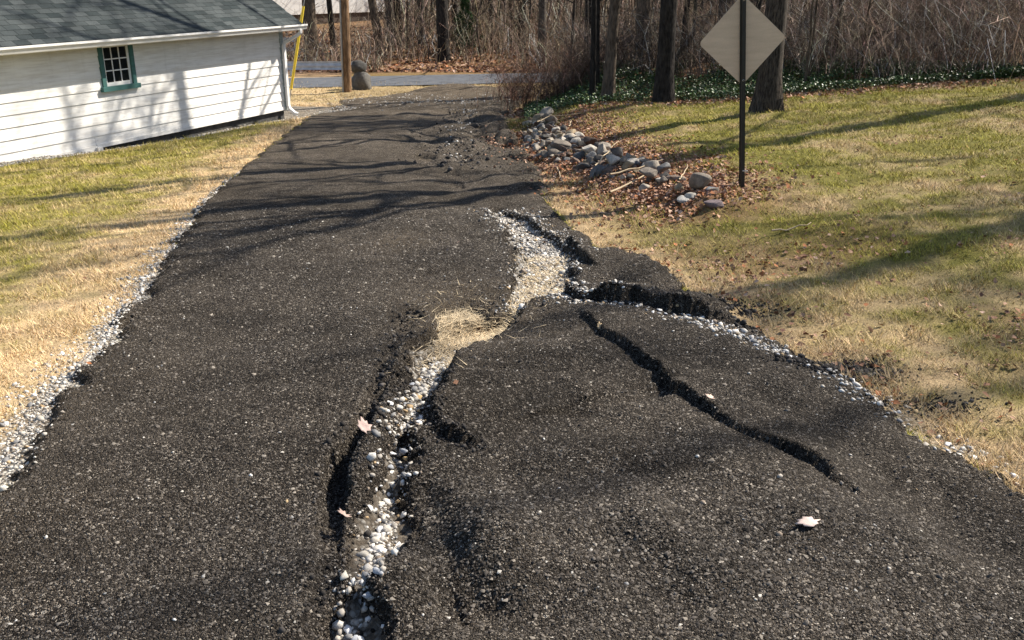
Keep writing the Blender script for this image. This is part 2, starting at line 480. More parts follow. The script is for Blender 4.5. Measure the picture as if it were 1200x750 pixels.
def mat_paint(name, col, dirt=.25):
    t = NT(name); v = t.coords((1, 1, 1)); f = t.noise(t.coords((.6, 8, 8)), 3, 6, .65); f2 = t.noise(v, 1.1, 4)
    d = tuple(c * (1 - dirt) * k for c, k in zip(col, (1, .97, .92)))
    c = t.mix(t.ramp(f, [(.42, 0.), (.75, 1.)]), col, d)
    c = t.mix(1.0, c, t.ramp(f2, [(.3, .93), (.7, 1.03)]), 'MULTIPLY')
    gm = t.noise(t.coords((5, 5, .7)), 1.0, 6, .7); c = t.mix(t.ramp(gm, [(.55, 0.), (.8, dirt)]), c, (.20, .17, .13))
    t.bump(f, .12, .005)
    return t.out(c, .6, .3)
M_WHITE = mat_paint('white siding paint', (.84, .82, .78))
M_TRIMW = mat_paint('white trim paint', (.80, .79, .77), .15)
M_GREEN = mat_paint('green trim paint', (.055, .15, .14), .3)
M_CONC = mat_plain('dark foundation', (.06, .058, .055), .9, .2, .4, 8, bump=.5)
M_INT = mat_plain('dark interior', (.02, .018, .016), .9, .1)

# ------------------------------------------------------------------ ground sheet
def steps(a, b, f):
    o = [a]
    while o[-1] < b: o.append(o[-1] + f(o[-1]))
    return o
gy = sorted(set(list(-np.geomspace(.5, 300, 26)) + list(np.linspace(-.4, 1.2, 8)) + steps(1.25, 420, lambda y: max(.028, .0068 * y) if y < 36 else .03 * y)))
gx = sorted(set(list(np.arange(-5.2, 4.2, .035)) + list(-5.2 - np.cumsum(.05 * 1.045 ** np.arange(120))) + list(4.22 + np.cumsum(.05 * 1.045 ** np.arange(120)))))
gx = np.array(gx); gy = np.array(gy)
X, Y = np.meshgrid(gx, gy)
dz, th = detail(X, Y)
Z = terrain(X, Y) + dz
r = X - xr(Y); l = xl(Y) - X

def ground_zones(X, Y):
    """what covers the ground: colours and the gravel, green, straw, litter shares"""
    r = X - xr(Y); l = xl(Y) - X
    n = fbm(X * .9, Y * .9, 51, 5); n2 = fbm(X * 3, Y * 3, 61, 4); n3 = fbm(X * .35, Y * .35, 71, 3)
    grav = np.zeros(X.shape)
    w = np.interp(Y, [2, 4, 6, 9, 12, 16], [.30, .26, .15, .07, .02, 0])
    grav = np.maximum(grav, (1 - sstep(.5, 1.15, (l + .05 + .12 * n2) / np.maximum(w, .01))) * (l > -.3) * (w > .02))
    d, _, p, cw = polydist(X, Y, CHAN, CHAN_W)
    grav = np.maximum(grav, 1 - sstep(.8, 1.5, (d + .04 * n2) / cw))
    d, _, p, _ = polydist(X, Y, STONELINE)
    grav = np.maximum(grav, .6 * (1 - sstep(.05, .16, d + .05 * n2)) * sstep(-.2, .3, n2))
    grav = grav * np.where((Y < 4.4) & (np.abs(X) < 1.2), .25 + .9 * np.clip(fbm(X * 6, Y * 6, 19, 3), 0, .6), 1)
    straw_mid = gauss(X, Y, STRAWC[0], STRAWC[1], .25, .5)
    grav = grav * (1 - .97 * np.clip(straw_mid * 1.5, 0, 1))
    # gravel by the house and near the road end
    hx, hy = X - HC[0], Y - HC[1]
    wd = hx * HN[0] + hy * HN[1]; ws = hx * HD[0] + hy * HD[1]
    grav = np.maximum(grav, .95 * (1 - sstep(.75, 1.15, wd + .15 * n2)) * (wd > -3) * (ws < 2.2) * (ws > -16))
    grav = np.maximum(grav, .45 * gauss(X, Y, -4.2, 27.0, 2.0, 1.3))
    d, _, p, _ = polydist(X, Y, ROCKLINE)
    lit = np.exp(-((d + .4 * n2 * .5) / np.interp(Y, [8, 12, 20], [.75, .9, 1.5])) ** 2) * (r > -.1)
    lit = np.maximum(lit, sstep(.02, .5, fbm(X * .8, Y * .8, 81, 4)) * .7 * sstep(.1, .8, r) * (1 - .85 * sstep(6.5, 9, Y)))
    lit = np.maximum(lit, sstep(34, 38, Y) * .9); lit = np.maximum(lit, sstep(0, 3, Y - wood_edge(X)) * sstep(.5, 1.5, r))
    straw = np.clip(np.maximum(1.15 - np.maximum(r, 0) / np.interp(Y, [3, 7, 10, 14], [1.3, 1.1, .9, .4]), .3 * n + np.interp(Y, [5, 10], [.5, .28])), 0, 1)
    strawl = np.clip(1.25 - (l + .45 * n) / np.interp(Y, [3, 8, 14, 22, 27], [1.6, 1.35, 1.0, .8, 6]), 0, 1)
    straw = np.where(l > 0, np.maximum(strawl, .25 + .3 * n), straw)
    straw = np.where((r < 0) & (l < 0), np.clip(straw_mid * 1.6, 0, 1), straw)
    straw = straw + .5 * fbm(X * 4.5, Y * 4.5, 58, 3) * (np.abs(straw - .5) < .5) * ((r > 0) | (l > 0))
    straw = np.where((Y > 28) & (Y < 34.5) & (X < 3), .75 + .25 * n2, straw)
    moss = fbm(X * 1.7, Y * 1.7, 57, 4); straw = np.where((r > .6), straw - 1.3 * np.clip(moss, 0, 1) * sstep(.8, 2.2, r) + .5 * np.clip(-moss, 0, 1), straw)
    return np.clip(grav, 0, 1), np.clip(lit, 0, 1), np.clip(straw + .18 * n2 * ((r > 0) | (l > 0)), 0, 1), n

WE = pl((600, 150), (640, 135), (690, 126), (740, 121), (860, 118), (960, 110), (1040, 104), (1120, 98), (1199, 92))
def wood_edge(x): return np.interp(x, WE[:, 0], WE[:, 1])

def zone_colour(grav, lit, straw, n, X, Y):
    c_green = np.array([.20, .18, .035]); c_str = np.array([.50, .36, .20]); c_lit = np.array([.21, .11, .065]); c_dirt = np.array([.085, .068, .05])
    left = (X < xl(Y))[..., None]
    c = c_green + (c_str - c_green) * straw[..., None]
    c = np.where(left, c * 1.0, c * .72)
    c = c + (c_lit - c) * (lit * .85)[..., None]
    inside = ((X > xl(Y) + .1) & (X < xr(Y) - .05) & (Y < 29))
    dd = (inside & (straw < .35))[..., None]
    c = np.where((inside & (straw >= .35))[..., None], np.array([.24, .185, .115]), c)
    return np.where(dd, c_dirt, c)

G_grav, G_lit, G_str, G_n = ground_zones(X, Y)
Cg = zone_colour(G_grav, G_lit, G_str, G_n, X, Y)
def grid_faces(nx, ny):
    i = np.arange(ny - 1)[:, None] * nx + np.arange(nx - 1)[None, :]
    return np.stack([i, i + 1, i + nx + 1, i + nx], -1).reshape(-1, 4)
V = np.stack([X, Y, Z], -1).reshape(-1, 3)
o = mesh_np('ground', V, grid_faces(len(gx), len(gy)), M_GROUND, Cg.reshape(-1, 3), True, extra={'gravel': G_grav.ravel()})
tag(o, 'sloping ground of dry lawn, gravel and leaf litter around the driveway', 'ground', kind='structure')

# ------------------------------------------------------------------ driveway sheet
dx = np.array(sorted(set(list(np.arange(-6.2, -1.3, .035)) + list(np.arange(-1.3, 2.1, .0135)) + list(np.arange(2.12, 3.2, .035)))))
dy = np.array(steps(.3, 33.6, lambda y: max(.03 if y < 1.8 else .016, .0046 * y)))
X, Y = np.meshgrid(dx, dy)
dz, th = detail(X, Y)
Z = terrain(X, Y) + dz + th
keep = th > -.035
F = grid_faces(len(dx), len(dy))
F = F[keep.ravel()[F].any(1)]
use = np.unique(F); remap = np.zeros(X.size, int); remap[use] = np.arange(len(use))
ny_ = fbm(X * .8, Y * .8, 91, 4)
tint = np.ones(X.shape + (3,)) * (1 + .18 * ny_)[..., None] * np.interp(Y, [2, 8, 14, 22, 29], [1.25, 1.28, 1.9, 2.3, 2.2])[..., None]  # lighter far end: dusty, and brightened in colour to offset the tree shade
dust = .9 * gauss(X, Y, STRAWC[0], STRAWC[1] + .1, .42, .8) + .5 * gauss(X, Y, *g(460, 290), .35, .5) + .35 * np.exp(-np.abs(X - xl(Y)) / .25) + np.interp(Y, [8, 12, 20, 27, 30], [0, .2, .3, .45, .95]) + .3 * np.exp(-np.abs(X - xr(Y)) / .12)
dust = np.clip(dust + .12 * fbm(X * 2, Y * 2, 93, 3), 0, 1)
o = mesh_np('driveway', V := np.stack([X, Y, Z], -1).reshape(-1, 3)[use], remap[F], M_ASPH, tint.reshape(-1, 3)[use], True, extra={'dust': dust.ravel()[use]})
tag(o, 'washed-out dark asphalt driveway with cracked raised slabs running downhill', 'driveway', kind='structure')

# ------------------------------------------------------------------ road across the far end
def road_y(x): return 35.3 + .21 * x
n = 60
xs = np.linspace(-60, 60, n)
V = []; F = []
for k, off in enumerate(np.linspace(-1.7, 1.7, 6)):
    for x in xs: V.append((x, road_y(x) + off, float(terrain(x, road_y(x) + off)) * 0 - 1.86 + .03 * max(0, x - 4) - .02 * (off / 1.7) ** 2))
for k in range(5):
    for i in range(n - 1): F.append((k * n + i, k * n + i + 1, (k + 1) * n + i + 1, (k + 1) * n + i))
M_ROAD = mat_plain('worn road asphalt with shadow tone', (.085, .09, .10), .75, .4, .25, 3, bump=.3)  # base colour lowered to include the shadow lying across the road
tag(mesh_py('road', V, F, M_ROAD, True), 'grey paved road crossing beyond the end of the driveway', 'road', kind='structure')
#SPLIT
# ------------------------------------------------------------------ the white outbuilding
def house():
    ze_ = at_depth(332, 34, 24.5)[2]
    Hs = ze_ - HC[2]
    root = empty('white_outbuilding', (HC[0], HC[1], HC[2]), R(90) - HH)
    tag(root, 'low white clapboard outbuilding with dark shingle roof and small green-trimmed window', 'building')
    P = lambda name, vf, m, par=root, smooth=False: mesh_py(name, vf[0], vf[1], m, smooth, par)
    L, Dp = -16.0, 6.0
    P('foundation', box_v(L + .05, -.06, .05, Dp - .05, -.9, .02), M_CONC)
    wx0, wx1, wz0, wz1 = -5.93, -5.03, None, None
    wz1 = 1.65 - (1.65 - .56) * 24.5 / 22 - HC[2]; wz0 = 1.65 - (1.65 + .25) * 24.5 / 22 - HC[2]
    nb = 10; e = Hs / 9
    for k in range(nb):
        z0, z1 = k * e, (k + 1) * e + .015
        prof = [(-.030, z0), (.0, z0), (.0, z1), (-.010, z1)]
        segs = [(L, -.11)]
        if z1 > wz0 - .05 and z0 < wz1 + .05: segs = [(L, wx0 + .02), (wx1 - .02, -.11)]
        if z0 < wz0 - .06 < z1: P('clapboard', prism([(-.030, z0), (.0, z0), (.0, wz0 - .055), (-.017, wz0 - .055)], wx0 + .022, wx1 - .022), M_WHITE)
        if len(segs) > 1: pass
        elif k == 0: segs = [(L, -6.3), (-6.296, -.11)]
        elif k % 2 == 0: segs = [(L, -9.2 + .7 * k), (-9.197 + .7 * k, -.11)]
        for a, b in segs:
            o = P('clapboard', prism([(y + (0 if b > -1 else 0), z + (.0 if a < -7 or k else .0)) for y, z in prof], a, b), M_WHITE)
    # bottom trim: lower and projecting on the left, ending in a block
    P('skirt_board', prism([(-.045, -.10), (-.005, -.10), (-.005, .03), (-.045, .03)], L, -6.3), M_WHITE)
    P('skirt_board', prism([(-.042, -.02), (-.004, -.02), (-.004, .05), (-.042, .05)], -6.29, -.115), M_WHITE)
    P('corner_board', box_v(-.11, .02, -.045, .10, -.03, Hs + .2), mat_paint('weathered corner paint', (.33, .37, .36), .3))
    P('rear_wall', box_v(L, 0, Dp - .06, Dp, 0, Hs), M_WHITE)
    tp = math.tan(R(33)); yr = Dp / 2
    for x0, x1 in ((L + .0, L + .06), (-.07, -.008)):
        P('gable_wall', prism([(.105 if x1 > -1 else .002, 0), (Dp - .07, 0), (Dp - .07, Hs + .3), (yr, Hs + .3 + tp * yr), (.105 if x1 > -1 else .002, Hs + .3)], x0, x1), M_WHITE)
    # window
    w = empty('window'); w.parent = root
    t = .095
    P('trim', box_v(wx0, wx0 + t, -.06, .06, wz0, wz1), M_GREEN, w)
    P('trim', box_v(wx1 - t, wx1, -.06, .06, wz0, wz1), M_GREEN, w)
    P('trim', box_v(wx0 + t, wx1 - t, -.058, .06, wz1 - t, wz1), M_GREEN, w)
    P('sill', box_v(wx0 - .05, wx1 + .05, -.10, .06, wz0 - .06, wz0 + .03), M_GREEN, w)
    a0, a1, b0, b1 = wx0 + t, wx1 - t, wz0 + .032, wz1 - t
    s_ = .055
    P('sash', join([box_v(a0 + .004, a0 + s_, -.02, .02, b0, b1), box_v(a1 - s_, a1 - .004, -.02, .02, b0, b1), box_v(a0 + s_, a1 - s_, -.019, .019, b0, b0 + .07), box_v(a0 + s_, a1 - s_, -.019, .019, b1 - .04, b1 - .003)]), M_TRIMW, w)
    a0 += s_; a1 -= s_; b0 += .07; b1 -= .04
    gl = NT('window glass'); gl.out((.012, .014, .016), .06, .6)
    pw, ph = (a1 - a0) / 3, (b1 - b0) / 3
    for i in range(1, 3): P('muntin', box_v(a0 + i * pw - .011, a0 + i * pw + .011, -.012, .012, b0, b1), M_TRIMW, w)
    for i in range(1, 3): P('muntin', box_v(a0, a1, -.0105, .0105, b0 + i * ph - .011, b0 + i * ph + .011), M_TRIMW, w)
    for i in range(3):
        for j in range(3):
            q = P('pane', box_v(a0 + i * pw, a0 + (i + 1) * pw, -.003, .003, b0 + j * ph, b0 + (j + 1) * ph), gl.m, w)
    P('interior_back', box_v(wx0 + .01, wx1 - .01, .30, .32, wz0 + .01, wz1 - .01), M_INT, w)
    # roof
    oh = .42
    zb = Hs + .12; ze = zb + tp * oh
    def rp(u, v, hgt):   # u along the wall, v up the slope from the eave, height above the deck
        c, s = math.cos(R(33)), math.sin(R(33))
        return (u, -oh + v * c - hgt * s, zb + v * s + hgt * c)
    sl = (yr + oh) / math.cos(R(33))
    x0, x1 = L - .3, .34
    deck = []
    roof = P('roof', ([rp(x0, 0, 0), rp(x1, 0, 0), rp(x1, sl, 0), rp(x0, sl, 0), rp(x0, 0, -.03), rp(x1, 0, -.03), rp(x1, sl, -.03), rp(x0, sl, -.03)],
                      [(0, 1, 2, 3), (7, 6, 5, 4), (0, 4, 5, 1), (1, 5, 6, 2), (3, 2, 6, 7), (0, 3, 7, 4)]), M_INT)
    P('rear_slope', prism([(yr + .005, ze + tp * yr - .002), (yr + .005, ze + tp * yr - .04), (Dp + .4, ze - tp * .4 - .04), (Dp + .4, ze - tp * .4)], x0, x1), M_INT)
    t = NT('asphalt shingle'); v = t.coords(world=True)
    oi = t.n('ObjectInfo'); f = t.noise(v, 120, 3); f2 = t.noise(v, 1.3, 4)
    c = t.mix(oi.outputs['Random'], (.020, .027, .028), (.058, .066, .066))
    c = t.mix(1.0, c, t.ramp(f, [(.3, .6), (.7, 1.4)]), 'MULTIPLY'); c = t.mix(1.0, c, t.ramp(f2, [(.3, .75), (.7, 1.25)]), 'MULTIPLY')
    t.bump(f, .6, .004); M_SH = t.out(c, .9, .2)
    ex, sw = .145, .305
    rest = []
    mesh = None; cnt = 0
    c33, s33 = math.cos(R(33)), math.sin(R(33))
    for row in range(int(sl / ex)):
        off = (row % 2) * sw / 2 + .04 * math.sin(row * 2.1)
        u = x0 + off - sw
        while u < x1:
            a, b = max(u + .004, x0), min(u + sw - .004, x1); u += sw
            if b - a < .03: continue
            jit = random.uniform(-.006, .006)
            vis = a > -9.8 and row < 9 and cnt < 300
            vv = [(a, -.0 + jit, .012), (b, jit, .012), (b, ex + .03, .005), (a, ex + .03, .005), (a, jit, .003), (b, jit, .003), (b, ex + .03, .001), (a, ex + .03, .001)]
            ff = [(0, 1, 2, 3), (7, 6, 5, 4), (0, 4, 5, 1), (1, 5, 6, 2), (3, 2, 6, 7), (0, 3, 7, 4)]
            pts = [rp(p[0], row * ex + p[1] - .015, p[2]) for p in vv]
            if vis:
                P('shingle', (pts, ff), M_SH, roof); cnt += 1
            else: rest.append((pts, ff))
    tag(P('shingles', join(rest), M_SH, roof), kind='stuff')
    P('fascia', prism([(-oh - .002, zb - .15), (-oh + .02, zb - .15), (-oh + .02, zb - .02), (-oh - .002, zb - .02)], x0 + .02, x1 - .02), M_TRIMW)
    P('rake_board', [(lambda q: q)(0)] and ([rp(x1 - .03, -.0, -.032), rp(x1 - .002, 0, -.032), rp(x1 - .002, sl, -.032), rp(x1 - .03, sl, -.032), rp(x1 - .03, 0, -.16), rp(x1 - .002, 0, -.16), rp(x1 - .002, sl, -.16), rp(x1 - .03, sl, -.16)],
                      [(0, 1, 2, 3), (7, 6, 5, 4), (0, 4, 5, 1), (1, 5, 6, 2), (3, 2, 6, 7), (0, 3, 7, 4)]), M_TRIMW)
    gp = [(-oh - .004, zb - .02), (-oh - .004, zb - .13), (-oh - .075, zb - .13), (-oh - .10, zb - .07), (-oh - .125, zb - .045), (-oh - .125, zb - .005), (-oh - .115, zb - .005), (-oh - .115, zb - .03), (-oh - .02, zb - .03), (-oh - .02, zb - .012)]
    P('gutter', prism(gp, x0 + .02, x1 + .06), M_TRIMW)
    for k in range(14):
        xx = -.5 - k * 1.1
        if k in (0, 5): P('rafter_tail', box_v(xx - .025, xx + .025, -oh + .03, -.032, Hs - .02, Hs + .09), mat_plain('rafter wood', (.12, .08, .06)) if k == 0 else bpy.data.materials['rafter wood'])
    # downspout
    path = [(.16, -oh - .06, zb - .12), (.16, -oh - .06, zb - .20), (.13, -oh + .02, zb - .27), (-.02, -.12, zb - .44), (-.05, -.095, zb - .52), (-.05, -.095, .10), (-.05, -.13, .0), (-.03, -.26, -.10), (-.02, -.34, -.13)]
    V, F = [], []
    for i, p in enumerate(path):
        p = np.array(p)
        tdir = np.array(path[min(i + 1, len(path) - 1)]) - np.array(path[max(i - 1, 0)]); tdir = tdir / np.linalg.norm(tdir)
        sx = np.array([1, 0, 0]) - tdir * tdir[0]; sx /= np.linalg.norm(sx); sy = np.cross(tdir, sx)
        for a, b in ((-1, -1), (1, -1), (1, 1), (-1, 1)): V.append(tuple(p + .042 * a * sx + .033 * b * sy))
        if i:
            q = (i - 1) * 4
            for j in range(4): F.append((q + j, q + (j + 1) % 4, q + 4 + (j + 1) % 4, q + 4 + j))
    F.append((0, 1, 2, 3))
    P('downspout', (V, F), M_TRIMW)
    for zz in (.55, Hs - .75): P('downspout_strap', box_v(-.10, .0, -.135, -.046, zz, zz + .03), M_TRIMW)
    P('skirt_block', box_v(-6.34, -6.22, -.11, -.046, -.10, .0), M_WHITE)
house()

# ------------------------------------------------------------------ bare trees
def tree_paths(rs, H, r0, first, nbr, levels=3, wander=.02, up=.6):
    out = []
    n = 16
    z = np.linspace(0, H, n); z[1:4] = [.25, .6, 1.1]
    z = np.sort(z)
    xy = np.cumsum(rs.normal(0, wander * H / n, (n, 2)), 0); xy -= xy[0]
    xy[:4] *= .2
    path = np.column_stack([xy, z]); path[0, 2] = -.25
    rad = r0 * (1 - .88 * (z / H) ** 1.1); rad[0] *= 1.55; rad[1] *= 1.22; rad[2] *= 1.06
    out.append((path, rad, 0))
    def branch(p, d, L, r, lev):
        m = {1: 7, 2: 5, 3: 3}[lev]
        pts = [p]; d = d / np.linalg.norm(d)
        for i in range(m - 1):
            d = d + rs.normal(0, .16, 3) + np.array([0, 0, .10 * up]); d /= np.linalg.norm(d)
            pts.append(pts[-1] + d * L / (m - 1))
        pts = np.array(pts); rr = np.maximum(np.linspace(r, r * .22, m), .004)
        out.append((pts, rr, lev))
        if lev < levels:
            for _ in range({1: 6, 2: 4}[lev]):
                t = rs.uniform(.25, .98) * (m - 1); i = min(int(t), m - 2); q = pts[i] + (pts[i + 1] - pts[i]) * (t - i)
                a = rs.normal(0, 1, 3); dd = pts[i + 1] - pts[i]; dd = dd / np.linalg.norm(dd) + .8 * a / np.linalg.norm(a) + np.array([0, 0, .15])
                branch(q, dd, L * rs.uniform(.35, .6), np.interp(t, [0, m - 1], [r, r * .22]) * .6, lev + 1)
    for k in range(nbr):
        t = first + (0.97 - first) * (k + rs.uniform(0, 1)) / nbr
        zz = t * H; p = np.array([np.interp(zz, path[:, 2], path[:, 0]), np.interp(zz, path[:, 2], path[:, 1]), zz])
        az = rs.uniform(0, 2 * math.pi); el = rs.uniform(.25, 1.0)
        L = H * .38 * (1.15 - t) * rs.uniform(.6, 1.25)
        branch(p, np.array([math.cos(az) * math.cos(el), math.sin(az) * math.cos(el), math.sin(el)]), L, np.interp(zz, path[:, 2], rad) * rs.uniform(.3, .5), 1)
    return out

def tree_meshes(seed, H, r0, first, nbr, levels=3, wander=.02, sides=12):
    rs = np.random.default_rng(seed)
    ps = tree_paths(rs, H, r0, first, nbr, levels, wander)
    tv, tf = tube_np(ps[0][0], ps[0][1], sides)
    ang = np.arctan2(tv[:, 1], tv[:, 0]); root = np.clip(1 - tv[:, 2] / .6, 0, 1.3)
    k = 1 + root * .22 * np.sin(ang * 4 + seed) + .04 * np.sin(ang * 7 + tv[:, 2] * 3); tv[:, :2] *= k[:, None]
    bv, bf = merge_np([tube_np(p, r, {1: 5, 2: 4, 3: 3}[l]) for p, r, l in ps[1:]])
    a = mesh_np('trunk', tv, tf, None, None, True); b = mesh_np('crown', bv, bf, None, None, True)
    ma, mb = a.data, b.data
    bpy.data.objects.remove(a); bpy.data.objects.remove(b)
    return ma, mb

KINDS = {
    'oak': tree_meshes(1, 17, .30, .24, 22), 'mid': tree_meshes(2, 15, .19, .3, 18), 'thin': tree_meshes(3, 11, .075, .3, 12),
    'mid2': tree_meshes(4, 15, .17, .22, 16, wander=.04), 'thin2': tree_meshes(5, 10, .06, .2, 14, wander=.05), 'big': tree_meshes(6, 19, .27, .3, 24), 'sapling': tree_meshes(8, 6, .028, .12, 10, 2, .05, 6)}

_tm = {}
def tree(name, kind, x, y, label, mat, sxy=1.0, sz=1.0, rz=0.0, lean=(0, 0), group=None, cat='tree', z=None):
    root = empty(name, (x, y, float(height(x, y)) if z is None else z), rz)
    root.rotation_euler = (lean[0], lean[1], rz); root.scale = (sxy, sxy, sz)
    for nm, me in zip(('trunk', 'crown'), KINDS[kind]):
        key = (kind, nm, mat.name)
        if key not in _tm:
            m2 = me.copy(); m2.materials.clear(); m2.materials.append(mat); _tm[key] = m2
        link(bpy.data.objects.new(nm, _tm[key]), root)
    return tag(root, label, cat, group)

def tree_px(name, kind, px, py, D, *a, **k):
    p = at_depth(px, py, D); return tree(name, kind, p[0], D, *a, **k)

tree_px('lawn_tree', 'oak', 897, 135, 16.6, 'thick grey-barked tree standing on the lawn right behind the diamond sign', M_BARK_L, .66, 1, 1.0, (0, .035))
tree_px('woodland_tree', 'mid', 778, 105, 20.5, 'dark furrowed trunk rising from the ivy, second left of the sign', M_BARK_D, 1.0, 1, 2.0)
tree_px('woodland_tree', 'mid2', 713, 100, 22, 'medium grey-brown trunk leaning slightly left at the edge of the ivy', M_BARK_B, .78, 1, 4.0, (0, -.05))
tree_px('woodland_tree', 'thin', 694, 105, 22.5, 'thin dark straight trunk just left of the leaning trunk by the ivy', M_BARK_D, .9, 1.1, 1.2)
tree_px('woodland_tree', 'big', 520, 76, 42, 'tall black trunk on the bank beyond the road, straight past the driveway end', M_BARK_D, 1.0, 1, .5)
tree_px('woodland_tree', 'big', 366, 74, 42, 'broad brown trunk behind the guardrail, left of the utility pole', M_BARK_B, 1.15, 1, 3.5)
tree_px('woodland_tree', 'mid2', 392, 70, 45, 'dark forked-looking trunk seen between guy wire and utility pole', M_BARK_D, .8, 1, 1.5, (0, -.1))
tree_px('woodland_tree', 'mid2', 447, 72, 44, 'grey-brown trunk leaning left just right of the stone pillar', M_BARK_B, 1.2, 1, .7, (0, -.12))
tree_px('woodland_tree', 'mid2', 458, 72, 46, 'second slanting trunk right of the stone pillar beyond the road', M_BARK, 1.0, 1, 2.7, (0, -.02))
tree_px('woodland_tree', 'thin', 578, 62, 48, 'thin dark trunk with slight lean behind the small green pine', M_BARK_D, 1.2, 1.2, .4, (0, -.04))
tree_px('woodland_tree', 'thin', 598, 55, 50, 'straight brown trunk above the far right end of the road', M_BARK_B, 1.6, 1.2, 2.4)
tree_px('woodland_tree', 'thin2', 586, 60, 52, 'slender dark trunk between two thin trunks above the road', M_BARK_D, 1.2, 1.2, 5.4)
# trees whose upper limbs shade the lawn, the driveway and the wall from beyond the right edge
tree('woodland_tree', 'big', 3.6, 27.0, 'tall trunk in the thicket just left of the dark furrowed trunk', M_BARK_B, .8, 1, 1.7)
tree('woodland_tree', 'oak', 5.6, 26.0, 'grey trunk in the thicket behind the left corner of the diamond sign', M_BARK, .7, 1, .6)
tree('woodland_tree', 'mid', 2.4, 30.5, 'brown trunk deep in the thicket behind the leaning trunk', M_BARK_B, .9, 1, 2.6)
for i, (k, x, y, s, rz) in enumerate([('big', 10.2, 16.6, 1.15, .3), ('oak', 16.5, 14.5, 1, 3.3), ('mid2', 18.5, 15.6, 1, 2.0), ('mid', 15.5, 27.5, 1, 1.3), ('oak', 10.5, 28, 1, 2.1), ('mid2', 6.5, 27, 1, 3.1), ('big', 23, 15.8, .9, 4.0), ('mid', 19, 22, 1, 5.0), ('mid', 27, 19, 1.1, .9)]):
    tree('woodland_tree', k, x, y, 'tall bare tree at the wooded right edge shading the lawn', M_BARK, s, 1.3 if 11 < y < 16 and k != 'oak' else 1, rz, group='tall trees at the wooded right edge')
# slender trees of the wood beyond
rs = np.random.default_rng(33); placed = 0
while placed < 95:
    y = rs.uniform(39.5, 75); x = rs.uniform(-.36 * y, (.62 if placed < 70 else .05) * y)
    if -.24 < x / y < -.13 and y > 41: continue
    if -.09 < x / y < -.03 and y < 50: continue
    if y < 44 and x < 4 and rs.random() < .5: continue
    placed += 1
    k = ['thin', 'thin2', 'mid', 'mid2', 'thin', 'thin2'][placed % 6]
    px_ = 600 + x / y * 1178; bi = placed % 3
    where = ['left of the utility pole', 'between the utility pole and the black trunk', 'between the black trunk and the driveway shrubs', 'behind the thin trunks by the ivy', 'behind the diamond sign', 'deep behind the right thicket'][int(np.searchsorted([400, 520, 640, 800, 920], px_))]
    where = ('slender', 'stout')[k.startswith('mid')] + ' ' + ('grey', 'brown', 'dark')[bi] + ' bare tree in the far wood ' + where
    tree('background_tree', k, x, y, where, [M_BARK, M_BARK_B, M_BARK_D][placed % 3], rs.uniform(.6, 1.2), rs.uniform(.8, 1.3), rs.uniform(0, 6), (rs.normal(0, .03), rs.normal(0, .04)), 'slender trees in the wood beyond the road')
placed = 0
while placed < 44:
    x = rs.uniform(1.5, 15); y = wood_edge(x) + rs.uniform(1.0, 13)
    if x - xr(y) < 1.2: continue
    placed += 1
    tree('sapling', ['sapling', 'thin2', 'sapling', 'thin'][placed % 4], x, y, ('brown', 'dark')[placed % 2] + ' bare sapling in the thicket ' + ('near the driveway shrubs', 'between the leaning trunk and the sign', 'behind the lawn right of the sign', 'at the right edge behind the lawn')[int(np.searchsorted([690, 850, 1050], 600 + x / y * 1178))], [M_BARK_B, M_BARK_D][placed % 2], rs.uniform(.7, 1.1), rs.uniform(.8, 1.2), rs.uniform(0, 6), (rs.normal(0, .06), rs.normal(0, .06)), 'thin saplings in the thicket behind the lawn')

